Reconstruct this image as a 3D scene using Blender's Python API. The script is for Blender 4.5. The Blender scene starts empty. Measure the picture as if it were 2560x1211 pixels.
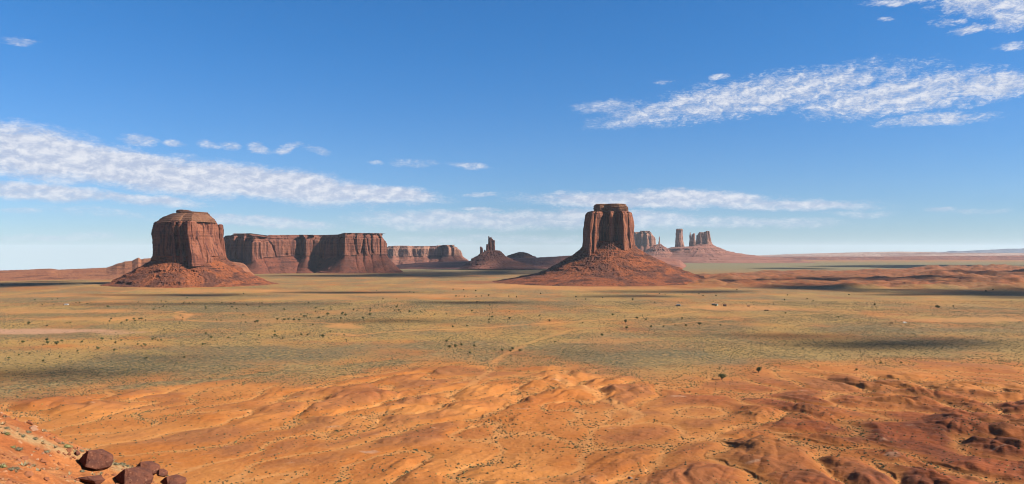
import bpy, math, random
import numpy as np

# ------------------------------------------------------------------ camera, world, sun
F = 2000.0            # focal length in pixels of a 2560 wide picture
EYE = 130.0           # eye height above the valley floor (m)
HZ = 630.0            # eye level row in the 2560x1211 picture
sc = bpy.context.scene
cd = bpy.data.cameras.new("camera"); cam = bpy.data.objects.new("camera", cd)
sc.collection.objects.link(cam); sc.camera = cam
cam.location = (0, 0, EYE); cam.rotation_euler = (math.radians(90), 0, 0)
cd.sensor_width = 36; cd.lens = 36 * F / 2560; cd.shift_y = (HZ - 605.5) / 2560
cd.clip_start = 0.5; cd.clip_end = 200000

SUN_AZ, SUN_EL = math.radians(102), math.radians(36)   # azimuth clockwise from the view direction (+Y)
SUN = np.array([math.sin(SUN_AZ)*math.cos(SUN_EL), math.cos(SUN_AZ)*math.cos(SUN_EL), math.sin(SUN_EL)])
sc.view_settings.view_transform = 'Standard'; sc.view_settings.look = 'None'
sc.view_settings.exposure = 1.5; sc.view_settings.gamma = 1
sc.cycles.max_bounces = 5; sc.cycles.diffuse_bounces = 1; sc.cycles.transparent_max_bounces = 12
sc.cycles.volume_bounces = 0; sc.cycles.filter_width = 1.05; sc.cycles.caustics_reflective = False; sc.cycles.caustics_refractive = False

ld = bpy.data.lights.new("sun", 'SUN'); ld.energy = 5.0; ld.angle = math.radians(0.53); ld.color = (1, .93, .83)
lo = bpy.data.objects.new("sun", ld); sc.collection.objects.link(lo)
from mathutils import Vector
lo.rotation_euler = Vector(-SUN).to_track_quat('-Z', 'Y').to_euler()
lo.location = (500, 0, 800)


class NT:
    """small helper to write node trees"""
    def __init__(s, tree): s.t = tree; s.n = tree.nodes; s.l = tree.links
    def new(s, typ, **kw):
        n = s.n.new(typ)
        for k, v in kw.items(): setattr(n, k, v)
        return n
    def put(s, inp, v):
        if isinstance(v, bpy.types.NodeSocket): s.l.new(v, inp)
        elif v is not None:
            if hasattr(inp.default_value, '__len__') and not hasattr(v, '__len__'): v = (v,)*len(inp.default_value)
            if hasattr(inp.default_value, '__len__') and len(inp.default_value) == 4 and len(v) == 3: v = (*v, 1)
            inp.default_value = v
    def math(s, op, a, b=None, c=None, clamp=False):
        n = s.new('ShaderNodeMath', operation=op, use_clamp=clamp)
        for i, v in enumerate((a, b, c)):
            if v is not None: s.put(n.inputs[i], v)
        return n.outputs[0]
    def vmath(s, op, a, b=None, out=0):
        n = s.new('ShaderNodeVectorMath', operation=op)
        s.put(n.inputs[0], a)
        if b is not None: s.put(n.inputs[1], b)
        return n.outputs[out]
    def ramp(s, v, a, b, c=0.0, d=1.0, smooth=True):
        n = s.new('ShaderNodeMapRange', interpolation_type='SMOOTHSTEP' if smooth else 'LINEAR')
        for i, x in enumerate((v, a, b, c, d)): s.put(n.inputs[i], x)
        return n.outputs[0]
    def mix(s, f, a, b, blend='MIX'):
        n = s.new('ShaderNodeMix', data_type='RGBA', blend_type=blend)
        s.put(n.inputs[0], f); s.put(n.inputs[6], a); s.put(n.inputs[7], b)
        return n.outputs[2]
    def noise(s, vec, scale, detail=4, rough=.55, dist=0.0, typ='FBM', out=0):
        n = s.new('ShaderNodeTexNoise', noise_type=typ)
        s.put(n.inputs['Vector'], vec); s.put(n.inputs['Scale'], scale); s.put(n.inputs['Detail'], detail)
        s.put(n.inputs['Roughness'], rough); s.put(n.inputs['Distortion'], dist)
        return n.outputs[out]
    def scale(s, vec, k): return s.vmath('MULTIPLY', vec, k)
    def attr(s, name): return s.new('ShaderNodeAttribute', attribute_name=name).outputs['Fac']
    def comb(s, x, y, z):
        n = s.new('ShaderNodeCombineXYZ')
        for i, v in enumerate((x, y, z)): s.put(n.inputs[i], v)
        return n.outputs[0]
    def sep(s, v):
        n = s.new('ShaderNodeSeparateXYZ'); s.put(n.inputs[0], v); return n.outputs


def build_world():
    w = bpy.data.worlds.new("World"); sc.world = w; w.use_nodes = True
    t = NT(w.node_tree); t.n.clear()
    out = t.new('ShaderNodeOutputWorld'); bg = t.new('ShaderNodeBackground')
    sky = t.new('ShaderNodeTexSky', sky_type='NISHITA')
    sky.sun_disc = False; sky.sun_elevation = SUN_EL; sky.sun_rotation = SUN_AZ
    sky.altitude = 1700; sky.air_density = 1.15; sky.dust_density = 0.25; sky.ozone_density = 3.0
    tc = t.new('ShaderNodeTexCoord'); d = t.vmath('NORMALIZE', tc.outputs['Generated'])
    x, y, z = t.sep(d)
    az = t.math('ARCTAN2', x, y); el = t.math('ARCSINE', z)
    p = t.comb(az, el, 0)
    # ragged warp of the banks
    wn = t.noise(t.scale(p, (1, 2.2, 1)), 14, 5, .6, out=1)
    wv = t.scale(t.vmath('SUBTRACT', wn, (.5, .5, .5)), (.05, .020, 0))
    pw = t.vmath('ADD', p, wv)
    def pe(px, py):
        a = math.atan((px-1280)/F); return a, math.atan((HZ-py)/F*math.cos(a))
    # banks: centre px, centre py, half length, half thickness, tilt (deg, positive falls to the right), strength
    banks = [
        (70, 380, 330, 80, 7, 1.1), (330, 425, 400, 62, 7, 1.15), (650, 455, 420, 50, 6.5, 1.15), (880, 480, 290, 30, 3, 1.05),
        (60, 478, 320, 30, 4, 1.0), (330, 500, 240, 17, 1, .85), (640, 552, 280, 17, 3, .8), (250, 535, 200, 14, 3, .38),
        (350, 352, 60, 16, 0, .6), (432, 355, 34, 11, 0, .6), (520, 358, 40, 11, 5, .5), (578, 360, 34, 13, 0, .62), (655, 366, 42, 14, 12, .62), (720, 367, 32, 15, -20, .6), (790, 374, 50, 12, 14, .5),
        (1900, 240, 450, 54, -6, .88), (1720, 262, 290, 36, -10, .82), (2250, 240, 320, 56, -4, .9), (2470, 215, 160, 36, -2, 1.05), (2340, 298, 170, 22, 0, .8), (1520, 268, 100, 22, -5, .55),
        (1640, 500, 420, 28, 1, 1.0), (1920, 510, 330, 20, 1.5, .85), (1200, 553, 400, 32, 0, .85), (1480, 550, 360, 34, 1, .85), (1780, 558, 420, 18, 1, .68), (1205, 523, 80, 8, 0, .6), (1200, 490, 60, 7, 0, .45), (980, 560, 130, 16, 3, .45),
        (1170, 411, 60, 9, 3, .5), (1040, 405, 80, 12, 2, .3), (940, 404, 26, 7, 0, .36),
        (2470, 6, 170, 40, 8, .9), (2540, 40, 90, 42, 0, .8), (2420, 72, 60, 14, -5, .85), (2270, 2, 140, 12, 0, .65), (2215, 50, 24, 8, 0, .5), (2540, 115, 50, 14, 0, .6), (2365, 55, 50, 12, 0, .6), (1795, 196, 30, 9, 0, .7), (1665, 203, 24, 8, 0, .5),
        (50, 106, 55, 10, -3, .5), (2345, 524, 46, 8, 0, .6), (2440, 525, 100, 8, 0, .4), (40, 528, 80, 10, 2, .5), (170, 592, 260, 11, 0, .45), (1300, 597, 400, 13, 0, .48), (2160, 535, 120, 10, 0, .35),
    ]
    m = None
    for (px, py, hl, ht, tilt, st) in banks:
        a, e = pe(px, py)
        mp = t.new('ShaderNodeMapping', vector_type='TEXTURE')
        t.put(mp.inputs['Vector'], pw)
        mp.inputs['Location'].default_value = (a, e, 0)
        mp.inputs['Rotation'].default_value = (0, 0, -math.radians(tilt))
        k = math.cos(a)**2
        mp.inputs['Scale'].default_value = (hl*k/F, ht*math.cos(a)/F, 1)
        ln = t.vmath('LENGTH', mp.outputs[0], out=1)
        v = t.ramp(ln, 1.15, 0.35, 0, st)
        m = v if m is None else t.math('MAXIMUM', m, v)
    # ripples and cells inside the banks
    q = t.vmath('ADD', p, t.scale(wv, (.3, .3, 0)))
    rot = t.new('ShaderNodeMapping'); t.put(rot.inputs[0], q)
    rot.inputs['Rotation'].default_value = (0, 0, math.radians(-24)); rot.inputs['Scale'].default_value = (1, 1.9, 1)
    cells = t.noise(rot.outputs[0], 62, 5, .66, .5)
    soft = t.mix(.45, t.noise(t.scale(p, (1, 3.4, 1)), 17, 6, .62, .5), t.noise(t.scale(p, (1, 3.4, 1)), 48, 5, .6, .3))
    right = t.math('MULTIPLY', t.ramp(az, .08, .2), t.ramp(el, .06, .1))      # the rippled bank is high on the right
    nn = t.math('ADD', t.math('MULTIPLY', soft, t.math('SUBTRACT', 1.0, t.math('MULTIPLY', right, .6))),
                t.math('MULTIPLY', cells, t.math('MULTIPLY_ADD', right, .6, .0)))
    wisp = t.noise(t.scale(p, (1, 2.6, 1)), 230, 4, .6)
    nn2 = t.math('ADD', nn, t.math('ADD', t.math('MULTIPLY', t.math('SUBTRACT', cells, .5), .22), t.math('MULTIPLY', t.math('SUBTRACT', wisp, .5), .55)))
    dens = t.math('ADD', t.math('MULTIPLY', m, 1.0), t.math('MULTIPLY', t.math('SUBTRACT', nn2, .5), t.math('MULTIPLY_ADD', right, 1.0, 1.5)))
    dens = t.math('MULTIPLY', dens, t.ramp(m, .0, .12))
    alpha = t.ramp(dens, .02, t.math('MULTIPLY_ADD', right, .22, 1.08))
    # brightness: bright lumps, lilac-grey hollows, a darker underside
    lump = t.noise(t.vmath('ADD', rot.outputs[0], (0, .012, 0)), 62, 5, .66, .5)
    rel = t.math('SUBTRACT', cells, lump)
    shade = t.ramp(t.math('ADD', t.math('MULTIPLY', rel, 1.5), t.math('MULTIPLY', soft, .9)), .15, .85)
    ccol = t.mix(shade, (3.45, 3.95, 5.1), (5.9, 6.0, 6.35))
    horizon = t.ramp(el, 0.0, .09)
    ccol = t.mix(horizon, t.mix(.45, ccol, (4.1, 4.8, 5.8)), ccol)
    alpha = t.math('MULTIPLY', alpha, t.math('MULTIPLY_ADD', horizon, .22, .72))
    # colour grade of the clear sky
    skc = t.mix(1.0, sky.outputs[0], t.mix(t.ramp(el, 0.0, .30), (.43, .575, .81), (.225, .595, .925)), 'MULTIPLY')
    t.put(bg.inputs['Color'], t.mix(alpha, skc, ccol)); bg.inputs['Strength'].default_value = .0505
    t.l.new(bg.outputs[0], out.inputs[0])
    t.put(sky.inputs['Vector'], t.vmath('NORMALIZE', t.comb(x, y, t.math('MAXIMUM', z, .001))))   # the valley falls away below eye level
build_world()

# ------------------------------------------------------------------ noise
_rs = np.random.RandomState(7)
_perm = _rs.permutation(4096).astype(np.int64); _perm2 = np.concatenate([_perm, _perm, _perm])
_g2 = np.stack([np.cos(np.linspace(0, 2*np.pi, 64, endpoint=False)), np.sin(np.linspace(0, 2*np.pi, 64, endpoint=False))], 1)
_g3 = _rs.normal(size=(256, 3)); _g3 /= np.linalg.norm(_g3, axis=1)[:, None]

def per2(x, y, s=0):
    x = np.asarray(x, float) + s*17.3; y = np.asarray(y, float) + s*31.7
    x, y = np.broadcast_arrays(x, y)
    xi = np.floor(x).astype(np.int64); yi = np.floor(y).astype(np.int64)
    fx = x-xi; fy = y-yi
    u = fx*fx*fx*(fx*(fx*6-15)+10); v = fy*fy*fy*(fy*(fy*6-15)+10)
    def g(ix, iy, dx, dy):
        h = _perm2[(_perm2[ix & 4095] + iy) & 4095] & 63
        gg = _g2[h]; return gg[..., 0]*dx + gg[..., 1]*dy
    a = g(xi, yi, fx, fy); b = g(xi+1, yi, fx-1, fy); c = g(xi, yi+1, fx, fy-1); d = g(xi+1, yi+1, fx-1, fy-1)
    return (a+(b-a)*u + ((c+(d-c)*u)-(a+(b-a)*u))*v)*1.5

def per3(x, y, z, s=0):
    x = np.asarray(x, float)+s*7.7; y = np.asarray(y, float)+s*13.1; z = np.asarray(z, float)+s*3.3
    x, y, z = np.broadcast_arrays(x, y, z)
    xi = np.floor(x).astype(np.int64); yi = np.floor(y).astype(np.int64); zi = np.floor(z).astype(np.int64)
    fx, fy, fz = x-xi, y-yi, z-zi
    u, v, w = [t*t*t*(t*(t*6-15)+10) for t in (fx, fy, fz)]
    def g(a, b, c):
        h = _perm2[(_perm2[(_perm2[(xi+a) & 4095] + yi+b) & 4095] + zi+c) & 4095] & 255
        q = _g3[h]; return q[..., 0]*(fx-a)+q[..., 1]*(fy-b)+q[..., 2]*(fz-c)
    def L(a, b, t): return a+(b-a)*t
    return L(L(L(g(0,0,0), g(1,0,0), u), L(g(0,1,0), g(1,1,0), u), v), L(L(g(0,0,1), g(1,0,1), u), L(g(0,1,1), g(1,1,1), u), v), w)*1.5

def fbm2(x, y, o=4, s=0, gain=.5):
    r = 0; a = 1; n = 0
    for i in range(o): r = r + a*per2(x*2**i, y*2**i, s+i); n += a; a *= gain
    return r/n
def fbm3(x, y, z, o=3, s=0, gain=.5):
    r = 0; a = 1; n = 0
    for i in range(o): r = r + a*per3(x*2**i, y*2**i, z*2**i, s+i); n += a; a *= gain
    return r/n
def sst(a, b, x):
    t = np.clip((x-a)/(b-a), 0, 1); return t*t*(3-2*t)

# ------------------------------------------------------------------ object helpers
def mesh_obj(name, v, f, mat, parent=None, smooth=False, loc=None):
    me = bpy.data.meshes.new(name)
    v = np.asarray(v, np.float32)
    if isinstance(f, np.ndarray):
        k = f.shape[1]
        me.vertices.add(len(v)); me.vertices.foreach_set('co', v.ravel())
        me.loops.add(f.size); me.loops.foreach_set('vertex_index', f.astype(np.int32).ravel())
        me.polygons.add(len(f)); me.polygons.foreach_set('loop_start', np.arange(0, f.size, k, dtype=np.int32))
        try: me.polygons.foreach_set('loop_total', np.full(len(f), k, np.int32))
        except Exception: pass
        me.update(calc_edges=True)
    else:
        me.from_pydata([tuple(p) for p in v], [], [tuple(q) for q in f]); me.update()
    me.polygons.foreach_set('use_smooth', np.full(len(me.polygons), bool(smooth)))
    if mat: me.materials.append(mat)
    o = bpy.data.objects.new(name, me); sc.collection.objects.link(o)
    if parent: o.parent = parent
    if loc is not None: o.location = loc
    return o
def empty(name, loc, label, cat, group=None):
    o = bpy.data.objects.new(name, None); sc.collection.objects.link(o)
    o.location = loc; o.empty_display_size = 5
    return tag(o, label, cat, group)
def tag(o, label, cat, group=None):
    o['label'] = label; o['category'] = cat
    if group: o['group'] = group
    return o
def struct(o, kind='structure'): o['kind'] = kind; return o
def grid_faces(nr, nc, wrap=False):
    i = np.arange(nr-1)[:, None]; j = np.arange(nc if wrap else nc-1)[None, :]
    j2 = (j+1) % nc
    return np.stack([i*nc+j+0*i, i*nc+j2+0*i, (i+1)*nc+j2, (i+1)*nc+j], -1).reshape(-1, 4)
def add_attr(o, name, vals):
    a = o.data.attributes.new(name, 'FLOAT', 'POINT'); a.data.foreach_set('value', np.asarray(vals, np.float32).ravel())

# ------------------------------------------------------------------ materials
def new_mat(name):
    m = bpy.data.materials.new(name); m.use_nodes = True
    t = NT(m.node_tree); b = t.n['Principled BSDF']
    b.inputs['Roughness'].default_value = .95; b.inputs['Specular IOR Level'].default_value = .08
    return m, t, b
def bump(t, b, h, strength, dist):
    n = t.new('ShaderNodeBump'); t.put(n.inputs['Strength'], strength); t.put(n.inputs['Distance'], dist); t.put(n.inputs['Height'], h)
    t.l.new(n.outputs[0], b.inputs['Normal'])
def geo_pos(t): return t.new('ShaderNodeNewGeometry').outputs['Position']

def cliff_mat(name, light, mid, dark, k=1.0, streak=.6, strata=.5):
    """sandstone wall: vertical varnish streaks, horizontal beds, blotches; k scales the pattern with size"""
    m, t, b = new_mat(name); p = geo_pos(t)
    n1 = t.noise(t.scale(p, (.02*k, .02*k, .012*k)), 1, 5, .6)
    st = t.noise(t.scale(p, (.075*k, .075*k, .007*k)), 1, 4, .6, .4)
    be = t.noise(t.scale(p, (.002*k, .002*k, .16*k)), 1, 4, .65)
    fine = t.noise(t.scale(p, (.25*k, .25*k, .12*k)), 1, 4, .6)
    c = t.mix(t.ramp(n1, .35, .65), mid, light)
    c = t.mix(t.math('MULTIPLY', t.ramp(st, .50, .60), streak), c, dark)
    c = t.mix(t.math('MULTIPLY', t.ramp(be, .50, .62), strata*.6), c, dark)
    c = t.mix(t.math('MULTIPLY', t.ramp(be, .48, .38), strata*.45), c, light)
    c = t.mix(1.0, c, t.mix(fine, (.72, .72, .72), (1.25, 1.25, 1.25)), 'MULTIPLY')
    t.put(b.inputs['Base Color'], c)
    h = t.math('ADD', t.math('MULTIPLY', st, 1.0), t.math('MULTIPLY', t.math('ADD', be, fine), .6))
    bump(t, b, h, .7, 1.5/k)
    return m
def talus_mat(name, soil, rubble, dark, pale, k=1.0):
    m, t, b = new_mat(name); p = geo_pos(t)
    n1 = t.noise(t.scale(p, (.011*k, .011*k, .018*k)), 1, 5, .6, .6)
    be = t.noise(t.scale(p, (.004*k, .004*k, .13*k)), 1, 4, .6)
    sp = t.noise(t.scale(p, (.13*k, .13*k, .16*k)), 1, 3, .7)
    sp2 = t.noise(t.scale(p, (.4*k, .4*k, .4*k)), 1, 2, .6)
    c = t.mix(t.ramp(n1, .42, .62), soil, rubble)
    bm_k = t.ramp(t.noise(t.scale(p, (.02*k, .02*k, .05*k)), 1, 3), .42, .6)
    c = t.mix(t.math('MULTIPLY', t.math('MULTIPLY', t.ramp(be, .52, .60), .7), bm_k), c, dark)
    c = t.mix(t.math('MULTIPLY', t.ramp(sp, .55, .64), .85), c, dark)
    c = t.mix(t.math('MULTIPLY', t.ramp(sp, .40, .30), .7), c, pale)
    c = t.mix(1.0, c, t.mix(sp2, (.65, .65, .65), (1.3, 1.3, 1.3)), 'MULTIPLY')
    t.put(b.inputs['Base Color'], c)
    bump(t, b, t.math('ADD', sp, t.math('MULTIPLY', sp2, .5)), .8, 1.7/k)
    return m
M_cliff = cliff_mat("red_sandstone", (.39, .145, .082), (.27, .092, .055), (.08, .032, .028), 1.0, .85)
M_cliffR = cliff_mat("orange_sandstone", (.44, .165, .085), (.29, .098, .055), (.075, .03, .025), 1.0, .85, .4)
M_cap = cliff_mat("bedded_caprock", (.40, .20, .10), (.26, .11, .06), (.08, .04, .028), 1.3, .2, 1.0)
M_capL = cliff_mat("pale_bedded_caprock", (.34, .165, .092), (.25, .105, .062), (.09, .04, .028), 1.6, .35, .7)
M_talus = talus_mat("red_scree", (.40, .12, .047), (.18, .068, .042), (.055, .024, .02), (.52, .20, .08))
M_mesa = cliff_mat("mesa_sandstone", (.37, .145, .088), (.26, .095, .06), (.085, .036, .032), .6, .75, .5)
M_mesat = talus_mat("mesa_scree", (.27, .088, .052), (.17, .064, .043), (.065, .028, .024), (.38, .145, .08), .6)
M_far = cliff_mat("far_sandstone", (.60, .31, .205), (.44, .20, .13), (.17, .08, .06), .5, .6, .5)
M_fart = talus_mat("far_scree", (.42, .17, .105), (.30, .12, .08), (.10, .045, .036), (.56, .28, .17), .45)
M_dk = talus_mat("dark_scree", (.44, .17, .105), (.33, .13, .09), (.14, .06, .045), (.50, .22, .13), .4)
M_ridge = talus_mat("pink_terrace_rock", (.50, .20, .095), (.42, .16, .08), (.16, .065, .042), (.56, .25, .12), .5)

# ------------------------------------------------------------------ the valley floor
def pline(x, pts):
    a = np.array(pts, float); return np.interp(x, a[:, 0], a[:, 1])
VB = [(-400, 1040), (0, 992), (250, 962), (400, 945), (640, 935), (900, 918), (1100, 905), (1230, 892), (1310, 893), (1430, 908), (1600, 925), (1700, 930), (1850, 915), (2000, 905), (2150, 893), (2560, 893), (3000, 900)]

def bad_mask(x, y):
    """1 in the bare badlands near the viewer, 0 on the plain"""
    yy = np.maximum(y, 50.0); px = 1280+F*x/yy; py = HZ+EYE*F/yy
    b = pline(px, VB); w = 44*fbm2(x/85, y/110, 4, 3)
    return sst(-24, 34, py-b+w)*np.where(y > 50, 1, 0)
def red_mask(x, y):
    yy = np.maximum(y, 50.0); px = 1280+F*x/yy; py = HZ+EYE*F/yy
    w = 5*fbm2(x/300, y/300, 3, 5)
    top = pline(px, [(0, 715), (1500, 702), (1750, 688), (1950, 681), (2250, 676), (2420, 670), (2560, 668), (3000, 664)])
    bot = pline(px, [(0, 716), (1500, 712), (1800, 714), (2100, 717), (2560, 724), (3000, 726)])
    return sst(-3, 3, py+w-top)*sst(3, -3, py+w-bot)*sst(1560, 1760, px)
def hmounds(x, y):
    wx = x+22*fbm2(x/90, y/90, 4, 11); wy = y+22*fbm2(x/90, y/90, 4, 14)
    t = x/np.maximum(y, 50); g = sst(.08, .40, t)
    def rot(deg):
        a = math.radians(deg); return wx*math.cos(a)+wy*math.sin(a), -wx*math.sin(a)+wy*math.cos(a)
    u1, v1 = rot(56); u2, v2 = rot(122)      # ridges run up to the right on the left side, up to the left on the right
    def f(lu, lv, s_): return (1-g)*per2(u1/lu, v1/lv, s_)+g*per2(u2/lu, v2/lv, s_+1)
    a_, b_ = f(84, 46, 21), f(32, 18, 27)
    return a_, b_, np.sqrt(a_**2+.0032)-.03, np.sqrt(b_**2+.0045)-.03, np.sqrt(f(19, 8, 31)**2+.004)
SKYL = [(-300, 692), (0, 687), (380, 674), (640, 668), (970, 662), (1170, 660), (1345, 655), (1900, 645), (2560, 639), (3000, 636)]
def fall(x, y):
    """the valley floor sinks below the eye line far off, more so to the left"""
    r = np.hypot(x, y); az = np.clip(np.arctan2(x, y), -.68, .68); pe = 1280+F*np.tan(az); D = r*np.cos(az)
    zl = EYE-(pline(pe, SKYL)-HZ)/F*D
    return -np.log1p(np.exp(np.clip(-zl/25, -40, 400)))*25
def height(x, y, full=False):
    r = np.hypot(x, y); yy = np.maximum(y, 50.0); px = 1280+F*x/yy
    bm = bad_mask(x, y); n1, n2, w1, w2, n3 = hmounds(x, y)
    right = sst(1250, 2300, px)*sst(1000, 650, r)
    bc = bm; bm = bm**2.2*sst(-12, 60, HZ+EYE*F/yy-pline(px, VB)+10)      # colour changes first, the mounds rise later
    up = np.clip((w1-.03)*3.2, 0, 1)
    big = np.abs(per2((x*.42+y*.90)/62, (-x*.90+y*.42)/210, 33))*(.35+.65*sst(-.2, .5, per2(x/260, y/260, 35)))
    patch = .22+.85*sst(-.18, .38, fbm2(x/170, y/190, 2, 37))
    patch = np.maximum(patch, .8*right*sst(-.5, .1, per2(x/110, y/130, 39)))
    z = bm*(np.maximum(w1-.04, 0)*(6.5+4*right) + w2*up*(3.6+1.9*right) + n3*(.3+up)*1.1)*patch + bm*big*4.5*right*sst(1200, 700, r)
    rill = np.abs(per2((x*.5+y*.87)/34, (-x*.87+y*.5)/9, 51)); z = z + bm*up*(.35+right)*rill*1.5*patch
    z = z + bm*(.3+up)*(.3*fbm2(x/5.5, y/5.5, 3, 55))
    lq = (z+1.5*fbm2(x/60, y/60, 2, 57))/1.7; lf = lq-np.floor(lq)
    z = z + bm*(np.where(lf < .7, lf*.35/.7, .35+(lf-.7)/.3*.65)-lf)*1.5*sst(.26, .46, fbm2(x/75, y/75, 3, 59))   # thin rock ledges here and there
    # small cut banks
    cut = sst(.02, .08, n1+.35*n2)*patch; z = z+bm*cut*1.1
    bm = bc
    # gentle plain with dunes and hollows
    z = z + (1-bm)*(2.2*fbm2(x/330, y/260, 3, 41)+.5*fbm2(x/60, y/45, 2, 43))*sst(500, 1500, r)*sst(16000, 6000, r)
    rm = red_mask(x, y)
    z = z + rm*(30*np.abs(fbm2(x/420, y/420, 4, 61))**.9 + 12*np.abs(per2(x/150, y/210, 63))+5*np.abs(per2(x/45, y/70, 65)))*(1+.7*sst(2100, 2450, px))
    tq = z/5.5; tf_ = tq-np.floor(tq); z = z + rm*(np.where(tf_ < .7, tf_*.3/.7, .3+(tf_-.7)/.3*.7)-tf_)*5.5*sst(-.1, .25, fbm2(x/260, y/260, 3, 67))
    # long swell under the left butte
    z = z + 7*np.exp(-((px-160)/330)**2-((y-3250)/520)**2)
    z = z - 14*sst(430, 120, r) + fall(x, y)
    if full: return z, bm, rm, w1, n1, n2, right
    return z
def on_ground(px, py, it=12):
    px = np.asarray(px, float); py = np.asarray(py, float); D = EYE*F/(py-HZ)
    for _ in range(it):
        h = height((px-1280)/F*D, D); D = .5*D+.5*(EYE-h)*F/(py-HZ)
    x = (px-1280)/F*D
    return x, D, height(x, D)

def ground_mat():
    m, t, b = new_mat("desert_ground"); p = geo_pos(t)
    A = {k: t.attr(k) for k in ('veg', 'sand', 'yel', 'red', 'pale', 'umber', 'green', 'sage')}
    n_big = t.noise(t.scale(p, (.012, .012, .012)), 1, 5, .6, .5)
    n_mid = t.noise(t.scale(p, (.05, .05, .05)), 1, 4, .65, .3)
    n_sc = t.noise(t.scale(p, (.26, .26, .26)), 1, 3, .7)
    n_w = t.noise(t.scale(p, (.085, .085, .085)), 1, 4, .7, 1.2)
    n_fine = t.noise(t.scale(p, (1.3, 1.3, 1.3)), 1, 3, .7)
    base = t.mix(t.ramp(n_big, .38, .64), (.70, .275, .072), (.61, .205, .046))
    base = t.mix(A['umber'], base, t.mix(n_mid, (.40, .145, .052), (.48, .195, .075)))
    base = t.mix(A['red'], base, t.mix(t.ramp(t.noise(t.scale(p, (.03, .03, .12)), 1, 5, .7), .38, .62), (.48, .13, .042), (.24, .075, .034)))
    base = t.mix(A['sand'], base, (.78, .355, .115))
    vegf = t.math('MULTIPLY', A['veg'], t.ramp(t.math('ADD', t.math('MULTIPLY', n_sc, .6), t.math('MULTIPLY', n_w, .4)), .38, .58, .35, 1.0), clamp=True)
    vcol = t.mix(t.ramp(n_mid, .38, .62), (.235, .205, .105), (.32, .26, .125))
    vcol = t.mix(t.ramp(n_sc, .52, .72, 0, .6), vcol, (.14, .130, .070))
    base = t.mix(vegf, base, vcol)
    base = t.mix(t.math('MULTIPLY', A['sage'], t.ramp(n_w, .30, .50, .55, 1.0)), base, t.mix(n_sc, (.15, .135, .075), (.27, .225, .125)))
    base = t.mix(t.math('MULTIPLY', A['green'], .9), base, t.mix(n_mid, (.24, .235, .125), (.33, .30, .17)))
    base = t.mix(t.math('MULTIPLY', A['yel'], t.ramp(n_sc, .35, .55, .25, .9)), base, (.66, .40, .115))
    base = t.mix(A['pale'], base, (.72, .42, .26))
    base = t.mix(1.0, base, t.mix(n_fine, (.80, .80, .80), (1.2, 1.2, 1.2)), 'MULTIPLY')
    base = t.mix(1.0, base, t.mix(n_mid, (.80, .78, .76), (1.2, 1.21, 1.22)), 'MULTIPLY')
    n_sp = t.noise(t.scale(p, (.19, .19, .19)), 1, 2, .6, .6)
    spk = t.math('MAXIMUM', A['veg'], A['sage'])
    base = t.mix(t.math('MULTIPLY', spk, t.ramp(n_sp, .53, .60, 0, .8)), base, (.56, .33, .13))
    base = t.mix(t.math('MULTIPLY', spk, t.ramp(n_sp, .46, .38, 0, .75)), base, (.10, .10, .052))
    base = t.mix(t.attr('veg'), base, t.mix(1.0, base, t.mix(t.ramp(n_w, .3, .7), (.76, .78, .76), (1.22, 1.2, 1.14)), 'MULTIPLY'))
    t.put(b.inputs['Base Color'], base)
    bump(t, b, t.math('ADD', t.math('MULTIPLY', n_sc, 1.0), t.math('MULTIPLY', n_mid, 1.5)), .55, 1.2)
    return m

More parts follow.
